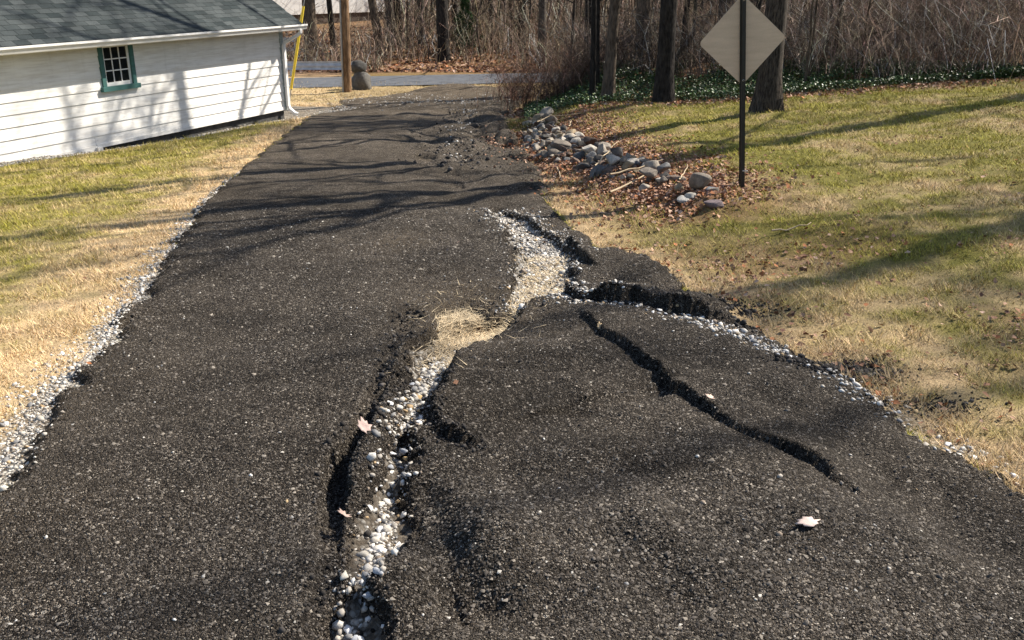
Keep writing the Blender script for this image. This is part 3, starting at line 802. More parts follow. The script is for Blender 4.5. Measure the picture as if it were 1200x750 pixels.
# ------------------------------------------------------------------ brush: arching canes and twigs
def canes(name, base, hgt, lean, rad, col, twigs=3, bend=.6, seed=1, npt=5):
    """base (n,3), hgt (n,), each cane a tapered three-sided tube with side twigs"""
    rs = np.random.default_rng(seed); n = len(base)
    az = rs.uniform(0, 2 * math.pi, n); t = np.linspace(0, 1, npt)
    out = lean * hgt * rs.uniform(.2, 1.3, n)
    droop = rs.uniform(.0, bend, n)
    path = np.zeros((n, npt, 3))
    hx, hy = np.cos(az), np.sin(az)
    path[:, :, 0] = hx[:, None] * out[:, None] * (t ** 1.6)[None]; path[:, :, 1] = hy[:, None] * out[:, None] * (t ** 1.6)[None]
    path[:, :, 2] = hgt[:, None] * (t[None] - droop[:, None] * t[None] ** 3 * .8)
    path[:, 1:] += rs.normal(0, .05, (n, npt - 1, 3)) * hgt[:, None, None]
    path += base[:, None, :]
    rr = rad * np.exp(rs.normal(-.1, .5, n))
    P, Rr, C = [path], [rr[:, None] * np.linspace(1, .3, npt)[None]], [col]
    def tubes(path, rad, col):
        n, k, _ = path.shape
        ang = np.array([0, 2.09, 4.19]); off = np.stack([np.cos(ang), np.sin(ang), .4 * np.sin(ang * 2)], -1)
        V = path[:, :, None, :] + rad[:, :, None, None] * off[None, None]
        i = (np.arange(n) * k * 3)[:, None, None] + (np.arange(k - 1) * 3)[None, :, None]; j = np.arange(3)[None, None]; j2 = (j + 1) % 3
        F = np.stack([i + j, i + j2, i + 3 + j2, i + 3 + j], -1).reshape(-1, 4)
        return V.reshape(-1, 3), F, np.repeat(col, k * 3, 0)
    parts = [tubes(path, Rr[0], col)]
    for _ in range(twigs):
        ti = rs.uniform(.2, .95, n) * (npt - 1); i0 = np.minimum(ti.astype(int), npt - 2); fr = (ti - i0)[:, None]
        q = path[np.arange(n), i0] * (1 - fr) + path[np.arange(n), i0 + 1] * fr
        d = rs.normal(0, 1, (n, 3)); d[:, 2] = np.abs(d[:, 2]) * .7 + .1; d /= np.linalg.norm(d, axis=1)[:, None]
        L = hgt * rs.uniform(.12, .4, n)
        tp = q[:, None, :] + d[:, None, :] * L[:, None, None] * np.array([0, .5, 1])[None, :, None]
        tp[:, 1:] += rs.normal(0, .06, (n, 2, 3)) * L[:, None, None]
        parts.append(tubes(tp, (rr * .55)[:, None] * np.array([1, .7, .35])[None], col * rs.uniform(.8, 1.25, (n, 1))))
    b = 0; Vs, Fs, Cs = [], [], []
    for v, f, c in parts: Vs.append(v); Fs.append(f + b); Cs.append(c); b += len(v)
    return mesh_np(name, np.concatenate(Vs), np.concatenate(Fs), M_TWIG, np.concatenate(Cs), True)

def tw_cols(n, rs, base=(.15, .105, .08), var=.45):
    c = np.array(base)[None] * np.exp(rs.normal(0, var, (n, 1))) * (1 + rs.normal(0, .06, (n, 3)))
    return np.clip(c, .01, .5)

rs = np.random.default_rng(5)
# thicket behind the lawn
n = 7500
x = rs.uniform(1.2, 19, n); y = wood_edge(x) + np.interp(x, [1, 5.5, 8, 11], [3.0, 2.8, 1.0, .2]) + 9 * rs.random(n) ** 1.5
dens = sstep(.1, .45, .5 + .5 * fbm(x * .5, y * .5, 7, 3)); k = (rs.random(n) < .25 + dens) & (x - xr(y) > 1.1)
x, y = x[k], y[k]; b = np.column_stack([x, y, height(x, y)])
h = rs.uniform(.5, 2.6, len(x)) * np.where(x > 5, 1.1, .9)
tag(canes('thicket', b, h, 1.1, .006, tw_cols(len(x), rs, (.19, .145, .115), .85) * np.where(x < 6.5, .6, 1.15)[:, None], 5, 1.3, 3), 'tangled leafless bramble thicket behind the right lawn', 'thicket', kind='stuff')  # canes on the left part are coloured darker to stand for tree shade
# woodland brush beyond the road
n = 10000
y = 37.8 + 34 * rs.random(n) ** 1.4; x = rs.uniform(-.42, .35, n) * y
k = ~((np.abs(x + 2.5) < 2.5) & (y < 41)) & ~((x / y < -.13) & (y > 44)); x, y = x[k], y[k]
b = np.column_stack([x, y, height(x, y)])
tag(canes('woodland_brush', b, rs.uniform(.7, 3.2, len(x)) * np.interp(y, [37, 45], [.5, 1.1]), .7, .011, tw_cols(len(x), rs, (.20, .15, .11), .75), 4, .8, 4), 'brown leafless brush filling the wood beyond the road', 'brush', kind='stuff')
# farther wood: upright stems
n = 5000
y = rs.uniform(45, 110, n); x = rs.uniform(-.125, .7, n) * y; b = np.column_stack([x, y, height(x, y)])
tag(canes('far_wood', b, rs.uniform(3, 8, n), .08, .035, tw_cols(n, rs, (.17, .13, .10), .6), 4, .1, 6), 'far-off mass of bare stems deep in the wood', 'wood', kind='stuff')

def shrub(px, py, D, n, hmax, label, seed, base=(.13, .075, .055), spread=.5):
    rs = np.random.default_rng(seed); p = at_depth(px, py, D)
    x = p[0] + rs.normal(0, spread, n); y = D + rs.normal(0, spread, n)
    o = canes('bare_shrub', np.column_stack([x - p[0], y - D, height(x, y) - float(height(p[0], D)) - .03]), rs.uniform(.4, 1, n) * hmax, .8, .006, tw_cols(n, rs, base, .5), 9, .9, seed)
    o.location = (p[0], D, float(height(p[0], D)))
    return tag(o, label, 'shrub')
shrub(640, 112, 25.0, 190, 2.0, 'reddish-brown twiggy bare shrub at the far right corner of the driveway', 21, spread=.6)
shrub(668, 112, 24.5, 150, 1.9, 'twiggy bare shrub between the driveway corner and the ivy', 22, (.17, .12, .095))
shrub(612, 100, 28.0, 150, 1.7, 'reddish bare shrub nearest the road, right of the driveway end', 23)
shrub(1010, 95, 24, 260, 2.3, 'arching bare bramble clump behind the lawn right of the lawn tree', 24, (.17, .125, .10), .7)
shrub(1120, 88, 23, 260, 2.3, 'dense bare bramble clump behind the lawn near the right edge', 25, (.17, .12, .10), .8)

# small pine
def pine(px, py, D, H, label):
    p = at_depth(px, py, D); root = empty('small_pine', (p[0], D, float(height(p[0], D))))
    v, f = tube_np(np.array([[0, 0, -.1], [.02, 0, H * .5], [0, .02, H]]), [.05, .035, .01], 6)
    mesh_np('trunk', v, f, M_BARK_D, None, True, root)
    rs = np.random.default_rng(9); n = 5200
    z = H * (.12 + .85 * rs.random(n)); rad = (H - z) * .36 * np.sqrt(rs.random(n)) * (1 + .35 * np.sin(z * 9)); a = rs.uniform(0, 6.28, n)
    P = np.column_stack([rad * np.cos(a), rad * np.sin(a), z - .25 * rad])
    tv = np.array([(-.5, 0, 0), (.5, 0, 0), (0, .15, 1.)]); tf = np.array([(0, 1, 2)])
    C = np.array((.045, .085, .03))[None] * rs.uniform(.5, 1.6, (n, 1))
    o = scatter('crown', tv, tf, P, np.column_stack([np.full(n, .03), np.full(n, .03), rs.uniform(.12, .25, n)]), rotmats(n, 'any', rs=rs), C, M_GRASS)
    o.parent = root
    tag(root, label, 'tree')
pine(546, 66, 46, 2.6, 'small green pine among bare stems right of the black trunk')
#SPLIT2
# ------------------------------------------------------------------ diamond road sign, seen from behind
def sign():
    D = float(g(870, 217)[1])
    p = at_depth(870, 217, D); z0 = float(height(p[0], D))
    c = at_depth(866, 47, D)                           # centre of the plate
    ct = c[2] - z0
    root = empty('diamond_road_sign', (p[0], D, z0), R(-2))
    root.rotation_euler = (0, R(-4.4), R(2))
    tag(root, 'back of a blank diamond-shaped metal sign on a black post', 'sign')
    m_post = mat_plain('black post paint', (.012, .014, .013), .5, .4, .3, 20)
    prof = [(-.031, -.012), (-.022, -.012), (-.015, .018), (.015, .018), (.022, -.012), (.031, -.012), (.031, -.018), (.019, -.018), (.012, .012), (-.012, .012), (-.019, -.018), (-.031, -.018)]
    n = len(prof); H = ct + .62
    V = [(a, -b, -.3) for a, b in prof] + [(a, -b, H) for a, b in prof]
    F = [(i, (i + 1) % n, n + (i + 1) % n, n + i) for i in range(n)] + [tuple(range(n, 2 * n))]
    mesh_py('post', V, F, m_post, False, root)
    # plate: rounded diamond 0.70 m on a side, 4 mm thick, behind the post
    s, r, V = .0317 * D, .045, []
    for cx, cy, a0 in ((s - r, s - r, 0), (-s + r, s - r, 90), (-s + r, -s + r, 180), (s - r, -s + r, 270)):
        for k in range(6):
            a = R(a0 + 18 * k); V.append((cx + r * math.cos(a), cy + r * math.sin(a)))
    q = [((a - b) * .7071, (a + b) * .7071) for a, b in V]; n = len(q)
    W = [(a, .030, b + ct) for a, b in q] + [(a, .034, b + ct) for a, b in q]
    F = [tuple(range(n)), tuple(range(n, 2 * n))[::-1]] + [(i, n + i, n + (i + 1) % n, (i + 1) % n) for i in range(n)]
    t = NT('bare aluminium'); v = t.coords(); f = t.noise(t.coords((1, 1, 6)), 3, 5); f2 = t.noise(v, 160, 2)
    c_ = t.mix(t.ramp(f, [(.3, 0.), (.7, 1.)]), (.50, .405, .295), (.60, .49, .365)); c_ = t.mix(1., c_, t.ramp(f2, [(.3, .9), (.7, 1.06)]), 'MULTIPLY')
    t.b.inputs['Metallic'].default_value = .05
    pl_ = mesh_py('sign_plate', W, F, t.out(c_, .5, .5), False, root)
    m_b = mat_plain('zinc bolt', (.45, .45, .43), .4, .5, metal=.6)
    for zz in (ct - .40, ct + .40):
        v, f = tube_np(np.array([[0, -.026, 0], [0, -.02, 0], [0, .0, 0]]) + np.array([0, 0, zz]), [.007, .012, .012], 6)
        mesh_np('bolt', v, f, m_b, None, False, root)
    v, f = tube_np(np.array([[.0, -.02, 0], [.02, -.04, 0], [.05, -.03, 0]]) + np.array([0, 0, .2]), [.008, .008, .006], 5)
    mesh_np('bolt', v, f, m_b, None, False, root)
sign()

# ------------------------------------------------------------------ utility pole, guy wire, guardrail, stone pillar
def pole():
    D = 31.0; p = at_depth(406, 97, D); z0 = float(height(p[0], D))
    root = tag(empty('utility_pole', (p[0], D, z0)), 'brown wooden utility pole standing by the road left of the driveway end', 'pole')
    root.rotation_euler = (0, R(1.5), 0)
    zz = np.linspace(-.3, 10, 14)
    v, f = tube_np(np.column_stack([.01 * np.sin(zz), 0 * zz, zz]), np.interp(zz, [0, 10], [.155, .11]), 14)
    mesh_np('shaft', v, f, M_POLE, None, True, root)
    mg = mat_plain('grey conduit', (.28, .27, .25), .6, .4)
    v, f = tube_np(np.column_stack([-.10 + 0 * zz, -.14 + .0045 * np.clip(zz, 0, 9), zz]), [.03] * len(zz), 8)
    mesh_np('conduit', v, f, mg, None, True, root)
    cr = box_v(-1.2, 1.2, -.16, -.06, 9.2, 9.32); mesh_py('crossarm', cr[0], cr[1], M_POLE, False, root)
    # guy wire with a yellow guard
    a = at_depth(337, 106, 27.5); a[2] = float(height(a[0], 27.5))
    b = at_depth(357, -2, 27.9)
    d = b - a; d /= np.linalg.norm(d)
    g_ = tag(empty('guy_wire', tuple(a)), 'slanting steel guy wire with a yellow guard beside the outbuilding corner', 'guy wire')
    v, f = tube_np(np.array([[0, 0, -.2], *[d * t for t in (0, 2, 4, 9)]]), [.012] * 5, 6)
    mesh_np('wire', v, f, mg, None, True, g_)
    v, f = tube_np(np.array([d * t for t in (.45, 1, 2.2, 2.75)]), [.038, .04, .04, .036], 10)
    mesh_np('guard', v, f, mat_plain('yellow plastic', (.72, .52, .04), .5, .4), None, True, g_)
    v, f = tube_np(np.array([[0, 0, -.1], d * .2, d * .45]), [.025, .02, .014], 8)
    mesh_np('anchor_rod', v, f, mg, None, True, g_)
pole()

def guardrail():
    y0 = 36.3; A = at_depth(326, 88, y0); B = at_depth(404, 84, y0 + .3)
    xa, xb = A[0] - 6, B[0] + .4
    zt = float(height(A[0], y0)) + .52; zb_ = zt - .31
    root = tag(empty('guardrail', (xa, y0, zb_ - .45)), 'galvanised steel guardrail along the far side of the road', 'guardrail')
    prof = []
    for k in range(13):
        u = k / 12; prof.append((-.04 * math.cos(u * 4 * math.pi) - .04, .45 + .31 * u))
    prof2 = prof + [(a + .006, b) for a, b in prof[::-1]]
    V, F = prism(prof2, 0, xb - xa)
    m = mat_plain('galvanised steel', (.55, .58, .62), .4, .5, .2, 5, metal=.2)
    mesh_py('rail', V, F, m, False, root)
    for k in range(5):
        x = .3 + k * (xb - xa - .6) / 4
        v, f = box_v(x - .05, x + .05, .02, .16, -.4, .72); mesh_py('post', v, f, m, False, root)
guardrail()

def rock_mesh(seed, rough=.28, sub=ICO2, flat=.75):
    rs = np.random.default_rng(seed); V = sub[0].copy()
    d = np.ones(len(V))
    for _ in range(15):                                 # cut with planes for a chunky river-rock shape
        nrm = rs.normal(0, 1, 3); nrm /= np.linalg.norm(nrm); lim = rs.uniform(.38, .85); q = V @ nrm
        V = V - np.clip(q - lim, 0, None)[:, None] * nrm * .97
    V = V * np.array([1, rs.uniform(.6, .95), rs.uniform(.5, .9) * flat / .75])
    V += .04 * rough * np.sin(V[:, [1, 2, 0]] * 7 + seed)
    me = bpy.data.meshes.new('rock'); me.from_pydata(V.tolist(), [], sub[1].tolist())
    me.polygons.foreach_set('use_smooth', [True] * len(me.polygons)); me.update()
    return me
t = NT('pile rock'); v = t.coords(); oi = t.n('ObjectInfo')
f = t.noise(v, 2.2, 6, .6); f2 = t.noise(v, 14, 4, .6)
c = oi.outputs['Color']
c = t.mix(1., c, t.ramp(f, [(.3, .6), (.7, 1.3)]), 'MULTIPLY'); c = t.mix(1., c, t.ramp(f2, [(.3, .75), (.7, 1.2)]), 'MULTIPLY')
t.bump(f2, .35, .03); M_ROCK = t.out(c, .85, .25)

RCOL = {'dark grey': (.075, .068, .06), 'grey': (.20, .168, .135), 'brown': (.13, .09, .068), 'tan': (.28, .215, .135), 'pale grey': (.32, .275, .22), 'whitish': (.44, .395, .33), 'blue-grey': (.15, .145, .14)}
ROCKS = [rock_mesh(100 + i, .3, ICO3) for i in range(14)]
for m_ in ROCKS: m_.materials.append(M_ROCK)
rs = np.random.default_rng(12)
pos = []
seg = np.hypot(*(ROCKLINE[1:] - ROCKLINE[:-1]).T); cum = np.concatenate([[0], np.cumsum(seg)])
tries = 0
for layer, want in ((0, 250), (1, 110)):
    got = 0
    while got < want and tries < 40000:
        tries += 1
        u = rs.random() * (.8 if rs.random() < .78 else 1.0)
        q = u * cum[-1]; x = np.interp(q, cum, ROCKLINE[:, 0]); y = np.interp(q, cum, ROCKLINE[:, 1])
        w_ = np.interp(u, [0, .3, .6, .8, .85, 1], [.34, .42, .40, .32, .22, .20]) * (1 if layer == 0 else .6)
        nx_ = rs.uniform(-w_, w_); x += nx_ * .95; y += nx_ * .3
        s = np.clip(rs.lognormal(math.log(.09), .36), .042, .17)
        if any(c_ == layer and math.hypot(a - x, b - y) < (.5 if layer == 0 else .8) * (s + sz) for a, b, c_, sz in pos): continue
        pos.append((x, y, layer, s)); got += 1
pos.sort(key=lambda q: -q[3])
for i, (x, y, lay, s) in enumerate(pos):
    o = bpy.data.objects.new('pile_rock', ROCKS[i % 14]); COL.objects.link(o)
    o.location = (x, y, float(height(x, y)) + s * (.14 + .62 * lay)); o.scale = (s * 1.05,) * 3
    o.rotation_euler = (rs.normal(0, .35), rs.normal(0, .35), rs.uniform(0, 6.3))
    cn = list(RCOL)[rs.choice(7, p=[.12, .24, .12, .16, .16, .1, .1])]; o.color = (*RCOL[cn], 1)
    dl = polydist(np.array([x]), np.array([y]), ROCKLINE)[2][0]
    pos_ = ('at the far upper end', 'in the upper part', 'in the middle', 'in the lower part', 'at the near lower end')[min(4, int(dl * 5))]
    sz_ = 'small' if s < .07 else ('medium' if s < .11 else 'large')
    tag(o, f'{sz_} {cn} fieldstone {"on top" if lay else "lying low"} {pos_} of the rock pile', 'rock', 'fieldstones heaped along the right edge of the driveway')
big = [((787, 222), 10.6, .12, 'large flat brown rock lying apart near the lower end of the rock pile'), ((831, 236), 10.2, .10, 'dark blue-grey rock at the lower tip of the rock pile'), ((803, 243), 10.0, .12, 'long pale grey rock just left of the dark tip rock'), ((835, 250), 9.7, .11, 'purplish-brown flat stone nearest the camera in the rock pile')]
for i, ((px, py), D, s, lab) in enumerate(big):
    q = g(px, py); o = bpy.data.objects.new('pile_rock', ROCKS[i * 3 + 1]); COL.objects.link(o)
    o.location = (q[0], q[1], float(height(*q)) + s * .2); o.scale = (s * 1.2, s, s * .7); o.rotation_euler = (0, 0, 1.1 * i)
    o.color = [(.23, .17, .13, 1), (.14, .15, .17, 1), (.38, .36, .33, 1), (.17, .13, .13, 1)][i]
    tag(o, lab, 'rock')

# stone pillar of two stacked boulders by the pole
for i, (px, s_, dzz, lab) in enumerate([(424, (.34, .32, .46), .22, 'mottled grey boulder beside the utility pole, lower of two'), (421, (.27, .25, .22), .72, 'smaller dark boulder set on top of the mottled one beside the pole')]):
    D = 31.9; p = at_depth(px, 93, D); V = ICO3[0].copy(); rb = np.random.default_rng(60 + i)
    for _ in range(6):
        nrm = rb.normal(0, 1, 3); nrm /= np.linalg.norm(nrm); V = V - np.clip(V @ nrm - rb.uniform(.7, .9), 0, None)[:, None] * nrm * .9
    V = V * (1 + .05 * np.sin(V[:, [0]] * 5 + V[:, [2]] * 4 + i) + .04 * np.sin(V[:, [1]] * 9 + V[:, [0]] * 6))
    o = mesh_py('boulder', V * np.array(s_), ICO3[1].tolist(), M_ROCK, True); o.location = (p[0], D, float(height(p[0], D)) + dzz)
    o.color = [(.12, .112, .10, 1), (.07, .066, .06, 1)][i]; tag(o, lab, 'boulder')

# distant white house, half hidden behind the trees, and a bit of white fence
def far_house():
    D = 58.0; a = at_depth(300, 18, D); b = at_depth(436, 15, D)
    z0 = a[2] - .05; zf = float(height(-14, D)) - .5
    root = tag(empty('white_house', (a[0] - 3, D - 3, zf), R(48)), 'distant white house wall glimpsed through the trees above the guardrail', 'house')
    V, F = box_v(0, (b[0] - a[0] + 3) * 1.75, 0, 7, z0 - zf, z0 - zf + 3.2); mesh_py('wall', V, F, M_TRIMW, False, root)
    V, F = box_v(.1, (b[0] - a[0] + 3) * 1.75 - .1, .1, 6.9, 0, z0 - zf - .004); mesh_py('foundation', V, F, mat_plain('brown stone base', (.10, .075, .06)), False, root)
    w_ = (b[0] - a[0] + 3) * 1.75
    V, F = prism([(-.5, z0 - zf + 3.1), (3.5, z0 - zf + 5.4), (7.5, z0 - zf + 3.1)], -.4, w_ + .4); mesh_py('roof', V, F, mat_plain('grey roof', (.08, .08, .085)), False, root)
    for x in (2.2, 5.0, 7.6, 9.9):
        V, F = box_v(x - .45, x + .45, -.04, .02, z0 - zf + 1.2, z0 - zf + 2.5); mesh_py('window', V, F, M_INT, False, root)
    D = 46.0; p = at_depth(330, 60, D); zg = float(height(p[0], D))
    root = tag(empty('board_fence', (p[0], D, zg)), 'short stretch of white board fence behind the outbuilding corner', 'fence')
    for zt in (at_depth(340, 61, D)[2], at_depth(340, 49, D)[2]):
        V, F = box_v(-2.2, at_depth(349, 60, D)[0] - p[0], -.02, .02, zt - zg, zt - zg + .2); mesh_py('rail', V, F, M_TRIMW, False, root)
    for x in (-2.1, -.6, at_depth(346, 60, D)[0] - p[0]):
        V, F = box_v(x - .05, x + .05, .022, .12, -.2, at_depth(340, 46, D)[2] - zg); mesh_py('post', V, F, M_TRIMW, False, root)
far_house()

# sticks lying on the rocks and leaves
def stick(pts, r, label, lift=.12, col=(.42, .33, .22)):
    P = []
    for px, py in pts:
        q = g(px, py); P.append((q[0], q[1], float(height(*q)) + lift))
    P = np.array(P); tt = np.linspace(0, 1, 7); s = np.linspace(0, 1, len(P))
    Q = np.column_stack([np.interp(tt, s, P[:, k]) for k in range(3)]) + np.random.default_rng(int(px)).normal(0, .008, (7, 3))
    v, f = tube_np(Q - Q[0], np.linspace(r, r * .5, 7), 5)
    o = mesh_np('stick', v, f, M_TWIG, np.tile(col, (len(v), 1)), True); o.location = Q[0]
    tag(o, label, 'stick')
stick([(629, 165), (645, 158), (680, 152)], .012, 'long pale bent stick lying across the upper rocks', .28)
stick([(667, 175), (669, 160)], .010, 'short upright pale stick between rocks', .25)
stick([(697, 217), (724, 187)], .010, 'thin pale stick slanting up across the middle of the rock pile', .22)
stick([(715, 222), (776, 204)], .013, 'pale stick lying along the lower rocks, upper of two crossing the gap', .14)
stick([(714, 240), (778, 208)], .013, 'long straw-coloured stick lying in front of the lower rocks', .10)
stick([(793, 238), (804, 212)], .009, 'short pale stick leaning on the last rocks', .16)
stick([(653, 207), (660, 222)], .009, 'small stick lying in brown leaves left of the rocks', .05)
stick([(905, 277), (952, 267)], .009, 'thin straw-coloured stick on the lawn right of the leaf pile', .04)

# ------------------------------------------------------------------ pebbles and gravel
PEBC = np.array([(.60, .56, .50), (.46, .42, .36), (.35, .315, .27), (.21, .205, .20), (.40, .28, .15), (.70, .67, .62), (.27, .21, .155)])
PEBW = np.array([.26, .2, .17, .13, .06, .12, .06])
def peb_cols(n, rs, w=PEBW): return PEBC[rs.choice(len(PEBC), n, p=w / w.sum())] * rs.uniform(.8, 1.08, (n, 1))

def along(P, n, rs, u=None):
    seg = np.hypot(*(P[1:] - P[:-1]).T); cum = np.concatenate([[0], np.cumsum(seg)]); u = rs.random(n) if u is None else u
    return np.interp(u * cum[-1], cum, P[:, 0]), np.interp(u * cum[-1], cum, P[:, 1]), u

rs = np.random.default_rng(77)
PX, PY, PS = [], [], []
# main channel
x, y, u = along(CHAN, 5200, rs, rs.random(5200) ** .8)
w_ = np.interp(u, np.linspace(0, 1, len(CHAN_W)), CHAN_W); a = rs.normal(0, .52, len(x)) * w_
x = x + a * .95; y = y + a * .3
k = (gauss(x, y, STRAWC[0], STRAWC[1], .2, .45) < .2 + .2 * rs.random(len(x))) & (rs.random(len(x)) < np.where(u > .6, np.clip(.8 + 1.1 * fbm(u * 22, a * 9, 44, 3), .15, 1), 1))
PX.append(x[k]); PY.append(y[k]); PS.append(np.clip(rs.lognormal(math.log(.006), .6, k.sum()), .0025, .026))
# the white wash higher up
x, y, u = along(WASH, 3600, rs); a = rs.normal(0, .13, len(x)); x = x + a; y = y + rs.normal(0, .12, len(x))
PX.append(x); PY.append(y); PS.append(np.clip(rs.lognormal(math.log(.0068), .55, len(x)), .004, .02))
# left shoulder
n = 12000
y = 2.0 + 11 * rs.random(n) ** 1.5; w_ = np.interp(y, [2, 4, 6, 9, 13], [.34, .28, .17, .09, .02]) * (.55 + 1.0 * vnoise(y * 2.2, y * 0, 5)); a = rs.normal(0, .55, n); x = xl(y) - w_ * .4 + np.where(a > 0, a * .45, a) * w_
PX.append(x); PY.append(y); PS.append(np.clip(rs.lognormal(math.log(.0048), .6, n), .002, .02))
# right stone line
n = 2200
x, y, u = along(STONELINE, n, rs); kk = rs.random(n) < np.clip(fbm(u * 18, u * 0, 6, 3) * 1.5 + .3, .06, .8); x, y = x[kk], y[kk]; n = len(x); a = rs.normal(0, .06, n) + .02; x = x + a; y = y + a + rs.normal(0, .03, n)
PX.append(x); PY.append(y); PS.append(np.clip(rs.lognormal(math.log(.0085), .45, n), .004, .024))
# scattered on the asphalt, by the house, at the far end
n = 160
y = 2 + 9 * rs.random(n) ** 1.3; x = rs.uniform(-2.5, 1.9, n); PX.append(x); PY.append(y); PS.append(np.clip(rs.lognormal(math.log(.006), .35, n), .003, .013))
n = 4000
s_ = rs.uniform(-11, 2, n); d_ = rs.uniform(.0, .95, n); PX.append(HC[0] + HD[0] * s_ + HN[0] * d_); PY.append(HC[1] + HD[1] * s_ + HN[1] * d_); PS.append(rs.uniform(.01, .024, n))
n = 600
PX.append(rs.normal(-2.4, 2.0, n)); PY.append(rs.normal(28.3, 1.0, n)); PS.append(rs.uniform(.01, .028, n))
c0 = pl((545, 190), (530, 165), (548, 140), (540, 118)); x, y, u = along(c0, 200, rs)
PX.append(x + rs.normal(0, .12, 200)); PY.append(y + rs.normal(0, .2, 200)); PS.append(rs.uniform(.01, .03, 200))
x, y, s = np.concatenate(PX), np.concatenate(PY), np.concatenate(PS)
n = len(x); z = top_height(x, y) + s * .12
sq = s[:, None] * np.column_stack([rs.uniform(.9, 1.35, n), rs.uniform(.7, 1.0, n), rs.uniform(.45, .75, n)])
cc = peb_cols(n, rs)
o = scatter('gravel', ICO1[0], ICO1[1], np.column_stack([x, y, z]), sq, rotmats(n, 'flat', .35, rs), cc, M_PEB, False, .15)
tag(o, 'pale rounded gravel in the washout and along the driveway edges', 'gravel', kind='stuff')

# the larger stones one can pick out in the washout and along the right edge
STN = [rock_mesh(500 + i, .15, ICO2, .6) for i in range(8)]
STMAT = []
for nm, c_ in (('white', (.74, .72, .69)), ('cream', (.62, .56, .46)), ('grey', (.34, .35, .37)), ('ochre', (.55, .38, .18))):
    STMAT.append((nm, mat_plain('washed stone ' + nm, c_, .7, .35, .14, 30, bump=.1)))
used = []; tries = 0
rs = np.random.default_rng(78); cnt = 0
while cnt < 110 and tries < 4000:
    tries += 1
    if rs.random() < .62:
        uu = np.array([rs.uniform(.52, .97)]); x, y, u = along(CHAN, 1, rs, uu)
        w_ = np.interp(u, np.linspace(0, 1, len(CHAN_W)), CHAN_W); a = rs.normal(0, .42) * w_; x = x + a; y = y + a * .3; s = rs.uniform(.013, .024); where = 0
    else:
        uu = np.array([rs.uniform(.22, .95)]); x, y, u = along(STONELINE, 1, rs, uu); a = rs.normal(.02, .04); x = x + a; y = y + a; s = rs.uniform(.013, .024); where = 1
    x, y = float(x[0]), float(y[0])
    if any(math.hypot(a - x, b - y) < .9 * (s + q) for a, b, q in used): continue
    used.append((x, y, s)); i = rs.choice(4, p=[.5, .2, .22, .08]); nm, mt = STMAT[i]
    me = STN[cnt % 8]
    o = bpy.data.objects.new('washed_stone', me); COL.objects.link(o)
    if not me.materials: me.materials.append(mt)
    o.material_slots[0].link = 'OBJECT'; o.material_slots[0].material = mt
    o.location = (x, y, float(top_height(np.array([x]), np.array([y]))[0]) + s * .25); o.scale = (s * 1.2, s * 1.1, s)
    o.rotation_euler = (rs.normal(0, .2), rs.normal(0, .2), rs.uniform(0, 6.3))
    if where == 0: tag(o, f'small rounded {nm} stone exposed in the central washout', 'stone', f'{nm} stones in the central washout')
    else: tag(o, f'small rounded {nm} stone along the right edge of the driveway', 'stone', f'{nm} stones along the right edge of the driveway')
    cnt += 1

# loose chips on the driveway
rs = np.random.default_rng(80)
n = 90000
y = 1.7 + 8.0 * rs.random(n) ** 1.9; x = xl(y) - .15 + (xr(y) - xl(y) + .3) * rs.random(n)
for q_, nn in ((g(820, 670), 9000), (g(600, 640), 5000), (g(350, 650), 4000), (g(1050, 720), 4000)):
    x = np.concatenate([x, rs.normal(q_[0], .38, nn)]); y = np.concatenate([y, rs.normal(q_[1], .3, nn)])
k = y > 1.7; x, y = x[k], y[k]
dzc, thc = detail(x, y); k = thc > -.005; x, y = x[k], y[k]; n = len(x)
z = (terrain(x, y) + dzc[k] + thc[k]) - .001
s = np.clip(rs.lognormal(math.log(.0036), .4, n), .0018, .010) * np.interp(y, [2, 8], [1, 1.6])
v_ = rs.random(n)
base = np.where(v_[:, None] < .5, np.array([(.05, .043, .037)]), np.where(v_[:, None] < .88, np.array([(.11, .096, .082)]), np.where(v_[:, None] < .99, np.array([(.21, .185, .155)]), np.array([(.45, .42, .37)]))))
cc = base * rs.uniform(.6, 1.3, (n, 1))
sq = s[:, None] * np.column_stack([rs.uniform(.8, 1.5, n), rs.uniform(.7, 1.1, n), rs.uniform(.6, 1.1, n)])
tag(scatter('loose_chips', OCTV, OCTF, np.column_stack([x, y, z]), sq, rotmats(n, 'flat', .3, rs), cc, M_CHIP, False, .12), 'loose grey stone chips strewn over the asphalt', 'chips', kind='stuff')
# crumbled asphalt lumps along the broken edges
XS, YS = [], []
for P, sg in ((TRENCH, .05), (BANK, .05), (LEDGES[1][0], .05), (LEDGES[3][0], .04), (CHAN, .14)):
    x, y, u = along(P, 900, rs); XS.append(x + rs.normal(0, sg, 900)); YS.append(y + rs.normal(0, sg, 900))
c0 = g(985, 437); XS.append(rs.normal(c0[0], .12, 6000)); YS.append(rs.normal(c0[1], .085, 6000))
c0 = g(1090, 475); XS.append(rs.normal(c0[0], .12, 400)); YS.append(rs.normal(c0[1], .06, 400))
c0 = g(860, 360); XS.append(rs.normal(c0[0], .2, 700)); YS.append(rs.normal(c0[1], .1, 700))
c0 = pl((500, 150), (520, 175), (560, 200), (540, 130)); x, y, u = along(c0, 1200, rs); XS.append(x + rs.normal(0, .35, 1200)); YS.append(y + rs.normal(0, .5, 1200))
c0 = pl((490, 170), (520, 190), (570, 205), (545, 165), (540, 125)); x, y, u = along(c0, 110, rs); XS.append(x + rs.normal(0, .3, 110)); YS.append(y + rs.normal(0, .5, 110))
x, y = np.concatenate(XS), np.concatenate(YS); n = len(x)
s = np.clip(rs.lognormal(math.log(.0048), .5, n), .002, .016) * np.interp(y, [3, 12], [.9, 2.0])
s[-110:] = rs.uniform(.012, .045, 110)
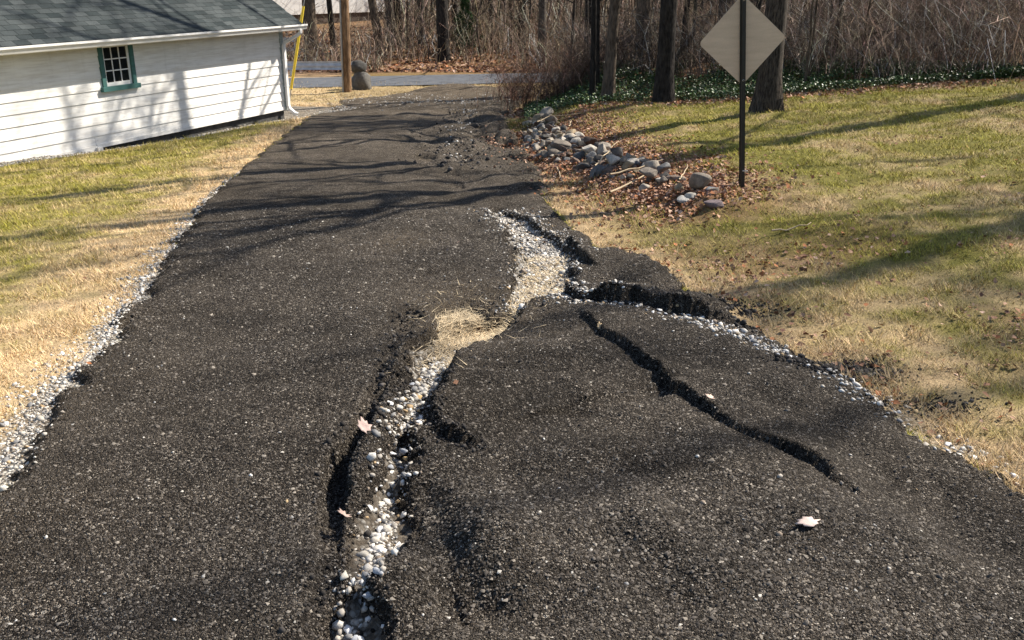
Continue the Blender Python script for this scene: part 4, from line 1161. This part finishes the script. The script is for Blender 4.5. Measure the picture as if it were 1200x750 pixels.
cc = np.array([(.035, .031, .028)]) * np.exp(rs.normal(0, .5, (n, 1))) * np.interp(y, [6, 12], [1, 1.7])[:, None]
tag(scatter('asphalt_crumbs', ICO1[0], ICO1[1], np.column_stack([x, y, top_height(x, y) + s * .2]), s[:, None] * rs.uniform(.6, 1.2, (n, 3)), rotmats(n, 'any', rs=rs), cc, M_CHIP, False, .15), 'crumbled black asphalt lumps along the broken slab edges', 'asphalt crumbs', kind='stuff')

# ------------------------------------------------------------------ grass
def blades(name, x, y, h, w, cols, seed, lay=1.0, top=False, rise=1.0):
    rs = np.random.default_rng(seed); n = len(x)
    a = rs.uniform(0, 6.283, n); d = np.stack([np.cos(a), np.sin(a)], -1); p = np.stack([-d[:, 1], d[:, 0]], -1)
    z = (top_height(x, y) if top else height(x, y)) - .004
    out = h * rs.uniform(.3, 1.3, n) * lay; up = h * rs.uniform(.25, 1.0, n) * rise
    V = np.empty((n, 3, 3)); B = np.column_stack([x, y])
    V[:, 0, :2] = B + p * w[:, None] * .5; V[:, 1, :2] = B - p * w[:, None] * .5; V[:, 2, :2] = B + d * out[:, None]
    V[:, 0, 2] = z; V[:, 1, 2] = z; V[:, 2, 2] = z + up
    F = np.arange(n * 3).reshape(n, 3)
    return mesh_np(name, V.reshape(-1, 3), F, M_GRASS, np.repeat(cols, 3, 0))

def grass_cols(straw, n_, X, rs):
    n = len(straw)
    s = np.clip(straw + rs.normal(0, .22, n), 0, 1)[:, None]
    gr = np.array([(.27, .25, .045)]) * rs.uniform(.6, 1.4, (n, 1)) + np.array([(.10, .07, .0)]) * rs.random((n, 1))
    st = np.array([(.72, .52, .30)]) * rs.uniform(.35, 1.3, (n, 1)) * np.where(X > 0, .88, 1.05)[:, None]
    return gr * (1 - s) + st * s

def lawn(name, label, side, n, seed):
    rs = np.random.default_rng(seed)
    if side < 0:
        y = 2.5 + 25 * rs.random(n) ** 1.7; wmax = np.interp(y, [2.5, 8, 16, 30], [1.6, 3.6, 6.0, 9]); x = xl(y) + .1 - wmax * rs.random(n)
        wd = (x - HC[0]) * HN[0] + (y - HC[1]) * HN[1]; ws = (x - HC[0]) * HD[0] + (y - HC[1]) * HD[1]
        k = (wd > .75 + .3 * rs.random(len(x))) | (ws > 1.0)
    else:
        y = 3.0 + 21 * rs.random(n) ** 1.25; x = xr(y) - .05 + (np.interp(y, [3, 8, 24], [1.6, 5.5, 14])) * rs.random(n)
        k = y < wood_edge(x) + .5
    x, y = x[k], y[k]
    gv, lt, st, nn = ground_zones(x, y)
    clump = fbm(x * 5, y * 5, 95, 3)
    k = (rs.random(len(x)) > np.clip(gv * 1.25, 0, 1)) & (rs.random(len(x)) > lt * .8) & (rs.random(len(x)) < .75 + .5 * clump)
    _, th_ = detail(x, y); k &= th_ < .012
    for q_, a_, b_ in ((g(985, 437), .16, .11), (g(1090, 475), .12, .06), (g(860, 362), .2, .1)): k &= rs.random(len(x)) > 1.1 * gauss(x, y, q_[0], q_[1], a_, b_)
    x, y, st, clump = x[k], y[k], st[k], clump[k]
    D = np.hypot(x, y)
    w = np.interp(D, [3, 8, 15, 25], [.0035, .0055, .009, .014]) * rs.uniform(.7, 1.3, len(x))
    h = rs.uniform(.02, .07, len(x)) * np.interp(D, [3, 10, 20], [.8, 1, 1.2]) * (1 + 1.0 * np.clip(clump, -.6, 1))
    o = blades(name, x, y, h, w, grass_cols(st, None, x, rs), seed + 1)
    tag(o, label, 'grass', kind='stuff')
lawn('lawn_grass', 'dry straw and olive grass between the white outbuilding and driveway', -1, 330000, 201)
lawn('lawn_grass', 'patchy yellow-green lawn grass around the diamond sign', 1, 430000, 202)
rs = np.random.default_rng(210)
n = 9000
x = STRAWC[0] + rs.normal(0, .20, n); y = STRAWC[1] + rs.normal(0, .34, n)
x2, y2, _ = along(CHAN, 5000, rs, rs.uniform(.3, .62, 5000)); x = np.concatenate([x, x2 + rs.normal(0, .09, 5000)]); y = np.concatenate([y, y2 + rs.normal(0, .1, 5000)])
_, th_ = detail(x, y); k = (th_ < .02) | (rs.random(len(x)) < .03); x, y = x[k], y[k]; n = len(x)
o = blades('straw_patch', x, y, rs.uniform(.03, .075, n), np.full(n, .0048), np.array([(.82, .66, .43)]) * rs.uniform(.2, 1.2, (n, 1)), 211, 1.8, True, .6)
tag(o, 'matted dry straw lying in the middle of the washout', 'straw', kind='stuff')

# ------------------------------------------------------------------ fallen leaves, ivy
LV = np.array([(-.5, 0, 0), (0, -.42, .10), (.55, 0, .02), (0, .42, .12), (0, 0, -.02)], float)
LF = np.array([(0, 1, 4), (1, 2, 4), (2, 3, 4), (3, 0, 4)])
rs = np.random.default_rng(300)
XS, YS, SS = [], [], []
NL = 30000; u = rs.random(NL); x, y, _ = along(ROCKLINE, NL, rs, u * 1.0); sg = np.interp(u, [0, 1], [.75, .55]); a = rs.normal(.3, 1, NL) * sg
XS.append(x + a * .75 + rs.normal(0, .2, NL)); YS.append(y + a * .5 + rs.normal(0, .25, NL)); SS.append(rs.uniform(.016, .045, NL))
n = 42000; y = 3.2 + 19.8 * rs.random(n) ** 1.2; x = xr(y) + .05 + np.interp(y, [3, 8, 24], [1.6, 5.5, 13]) * rs.random(n); cl = fbm(x * .8, y * .8, 81, 4)
k = rs.random(n) < np.clip(.05 + 1.0 * cl, .03, .8) * np.interp(y, [6.5, 9], [1, .18]); XS.append(x[k]); YS.append(y[k]); SS.append(rs.uniform(.014, .036, k.sum()))
n = 9000; x = rs.uniform(1.5, 15, n); y = wood_edge(x) + rs.normal(.3, .6, n); XS.append(x); YS.append(y); SS.append(rs.uniform(.03, .07, n))
n = 12000; x = rs.uniform(-16, 8, n); y = 37.5 + 22 * rs.random(n) ** 1.5; XS.append(x); YS.append(y); SS.append(rs.uniform(.06, .14, n))
n = 120; y = 2.5 + 9 * rs.random(n); x = rs.uniform(-5, 2, n); XS.append(x); YS.append(y); SS.append(rs.uniform(.015, .03, n))
n = 2500; y = rs.uniform(14, 26, n); x = xr(y) + rs.normal(.35, .35, n); XS.append(x); YS.append(y); SS.append(rs.uniform(.03, .06, n))
x, y, s = np.concatenate(XS), np.concatenate(YS), np.concatenate(SS)
_, th_ = detail(x, y); k = (th_ < .02) | (rs.random(len(x)) < .12); x, y, s = x[k], y[k], s[k]; n = len(x)
LC = np.array([(.30, .19, .12), (.22, .14, .095), (.40, .29, .21), (.33, .16, .075), (.16, .10, .075), (.46, .37, .30)])
cc = LC[rs.integers(0, 6, n)] * rs.uniform(.7, 1.2, (n, 1)) * np.array([(1.12, .93, .84)])
o = scatter('fallen_leaves', LV, LF, np.column_stack([x, y, top_height(x, y) + s * .25 + .008]), s * 1.35, rotmats(n, 'flat', .5, rs), cc, M_LEAF, False, .15)
tag(o, 'brown fallen leaves around the rocks and over the right lawn', 'leaf litter', kind='stuff')

n = 44000
x = rs.uniform(.3, 10.5, n); off = rs.random(n)
y = wood_edge(x) + .1 + off * np.interp(x, [.3, 2, 5, 8, 10.5], [5, 4.2, 4.0, 2.8, .8])
k = (x - xr(y) > .35) & (fbm(x * 1.2, y * 1.2, 97, 3) > -.35); x, y = x[k], y[k]; n = len(x)
s = rs.uniform(.022, .045, n); zz = height(x, y) + rs.uniform(.03, .2, n)
cc = np.array([(.055, .095, .028)]) * np.exp(rs.normal(0, .45, (n, 1))) + np.array([(.05, .04, .0)]) * (rs.random((n, 1)) < .2)
o = scatter('ivy_ground_cover', LV, LF, np.column_stack([x, y, zz]), s * 1.5, rotmats(n, 'flat', .55, rs), cc, M_IVY, False, .12)
tag(o, 'glossy dark green ivy carpeting the ground under the trees', 'ivy', kind='stuff')

n = 26000; x = rs.uniform(-12, 2.5, n); y = rs.uniform(26.5, 34.0, n); _, th_ = detail(x, y)
k = (th_ < .01) & (rs.random(n) < .55 + .6 * fbm(x * 2, y * 2, 66, 3)) & (((x - HC[0]) * HN[0] + (y - HC[1]) * HN[1] > .5) | ((x - HC[0]) * HD[0] + (y - HC[1]) * HD[1] > 2.2)); x, y = x[k], y[k]; n = len(x)
o = blades('verge_grass', x, y, rs.uniform(.03, .10, n), np.full(n, .02), np.array([(.55, .41, .24)]) * rs.uniform(.3, 1.25, (n, 1)), 402)
tag(o, 'dead straw-coloured grass on the verge by the utility pole', 'grass', kind='stuff')
# grassy tuft where the ditch meets the ivy
c0 = g(585, 152); n = 6000; x = rs.normal(c0[0] + .4, .45, n); y = rs.normal(c0[1], .9, n); k = x - xr(y) > -.1; x, y = x[k], y[k]; n = len(x)
o = blades('ditch_grass', x, y, rs.uniform(.06, .16, n), np.full(n, .014), np.array([(.13, .12, .04)]) * rs.uniform(.5, 1.6, (n, 1)), 401)
tag(o, 'olive grass tufts on the bank between driveway and ivy', 'grass', kind='stuff')

# ------------------------------------------------------------------ single leaves on the driveway
def maple(px, py, size, rz, label, col, curl=.25, tilt=(0, 0), lift=.012):
    q = g(px, py)
    pr = [(0, -.55), (.10, -.20), (.42, -.32), (.34, -.12), (.60, .06), (.36, .12), (.42, .40), (.16, .26), (.06, .58), (-.06, .60), (-.14, .28), (-.40, .42), (-.34, .12), (-.58, .02), (-.34, -.12), (-.38, -.34), (-.10, -.20)]
    jr = random.Random(px); pr = [(a * k_, b * k_) for a, b in pr for k_ in [(.75 + .25 * .5 / math.hypot(a, b))]]
    pr = [(a * .66 * jr.uniform(.8, 1.15), b * jr.uniform(.85, 1.12)) for a, b in pr]
    n = len(pr); V = []; C = [(0, .02)]
    pts = pr + [(a * .5, b * .5) for a, b in pr] + C
    top = [(a, b, curl * (a * a * 1.3 + .5 * b * b) + .03 * math.sin(7 * a + 5 * b)) for a, b in pts]
    m = len(top); V = top + [(a, b, c - .02) for a, b, c in top]
    F = []
    for i in range(n):
        j = (i + 1) % n
        F += [(i, j, n + j, n + i), (n + i, n + j, 2 * n)]
        F += [(m + n + i, m + n + j, m + j, m + i), (m + 2 * n, m + n + j, m + n + i), (i, m + i, m + j, j)]
    me = mat_plain('leaf ' + str(px), col, .8, .25, .22, 18, bump=.2)
    me2 = mesh_py('fallen_leaf', [(a * size, b * size, c * size) for a, b, c in V], F, me, True)
    me2.location = (q[0], q[1], float(top_height(np.array([q[0]]), np.array([q[1]]))[0]) + lift)
    me2.rotation_euler = (tilt[0], tilt[1], rz)
    return tag(me2, label, 'leaf')
maple(943, 650, .088, 1.9, 'pale pinkish dead leaf lying flat on the right asphalt', (.52, .41, .36), .10)
maple(429, 541, .085, .6, 'pinkish-brown curled leaf on the left rim of the washout', (.42, .31, .27), .5, (.5, .3), .035)
maple(404, 617, .07, 2.4, 'small brown curled leaf in the dark left rut', (.36, .26, .22), .6, (.6, -.2), .03)
maple(830, 489, .045, 1.1, 'tiny pale leaf caught in the diagonal crack', (.58, .42, .34), .4, (.3, 0), .02)
maple(702, 400, .05, .2, 'small tan leaf at the upper end of the diagonal crack', (.52, .38, .22), .6, (.9, 0), .03)
maple(562, 372, .05, 3.2, 'small brown leaf on the straw in the washout', (.25, .12, .06), .5, (.4, 0), .02)
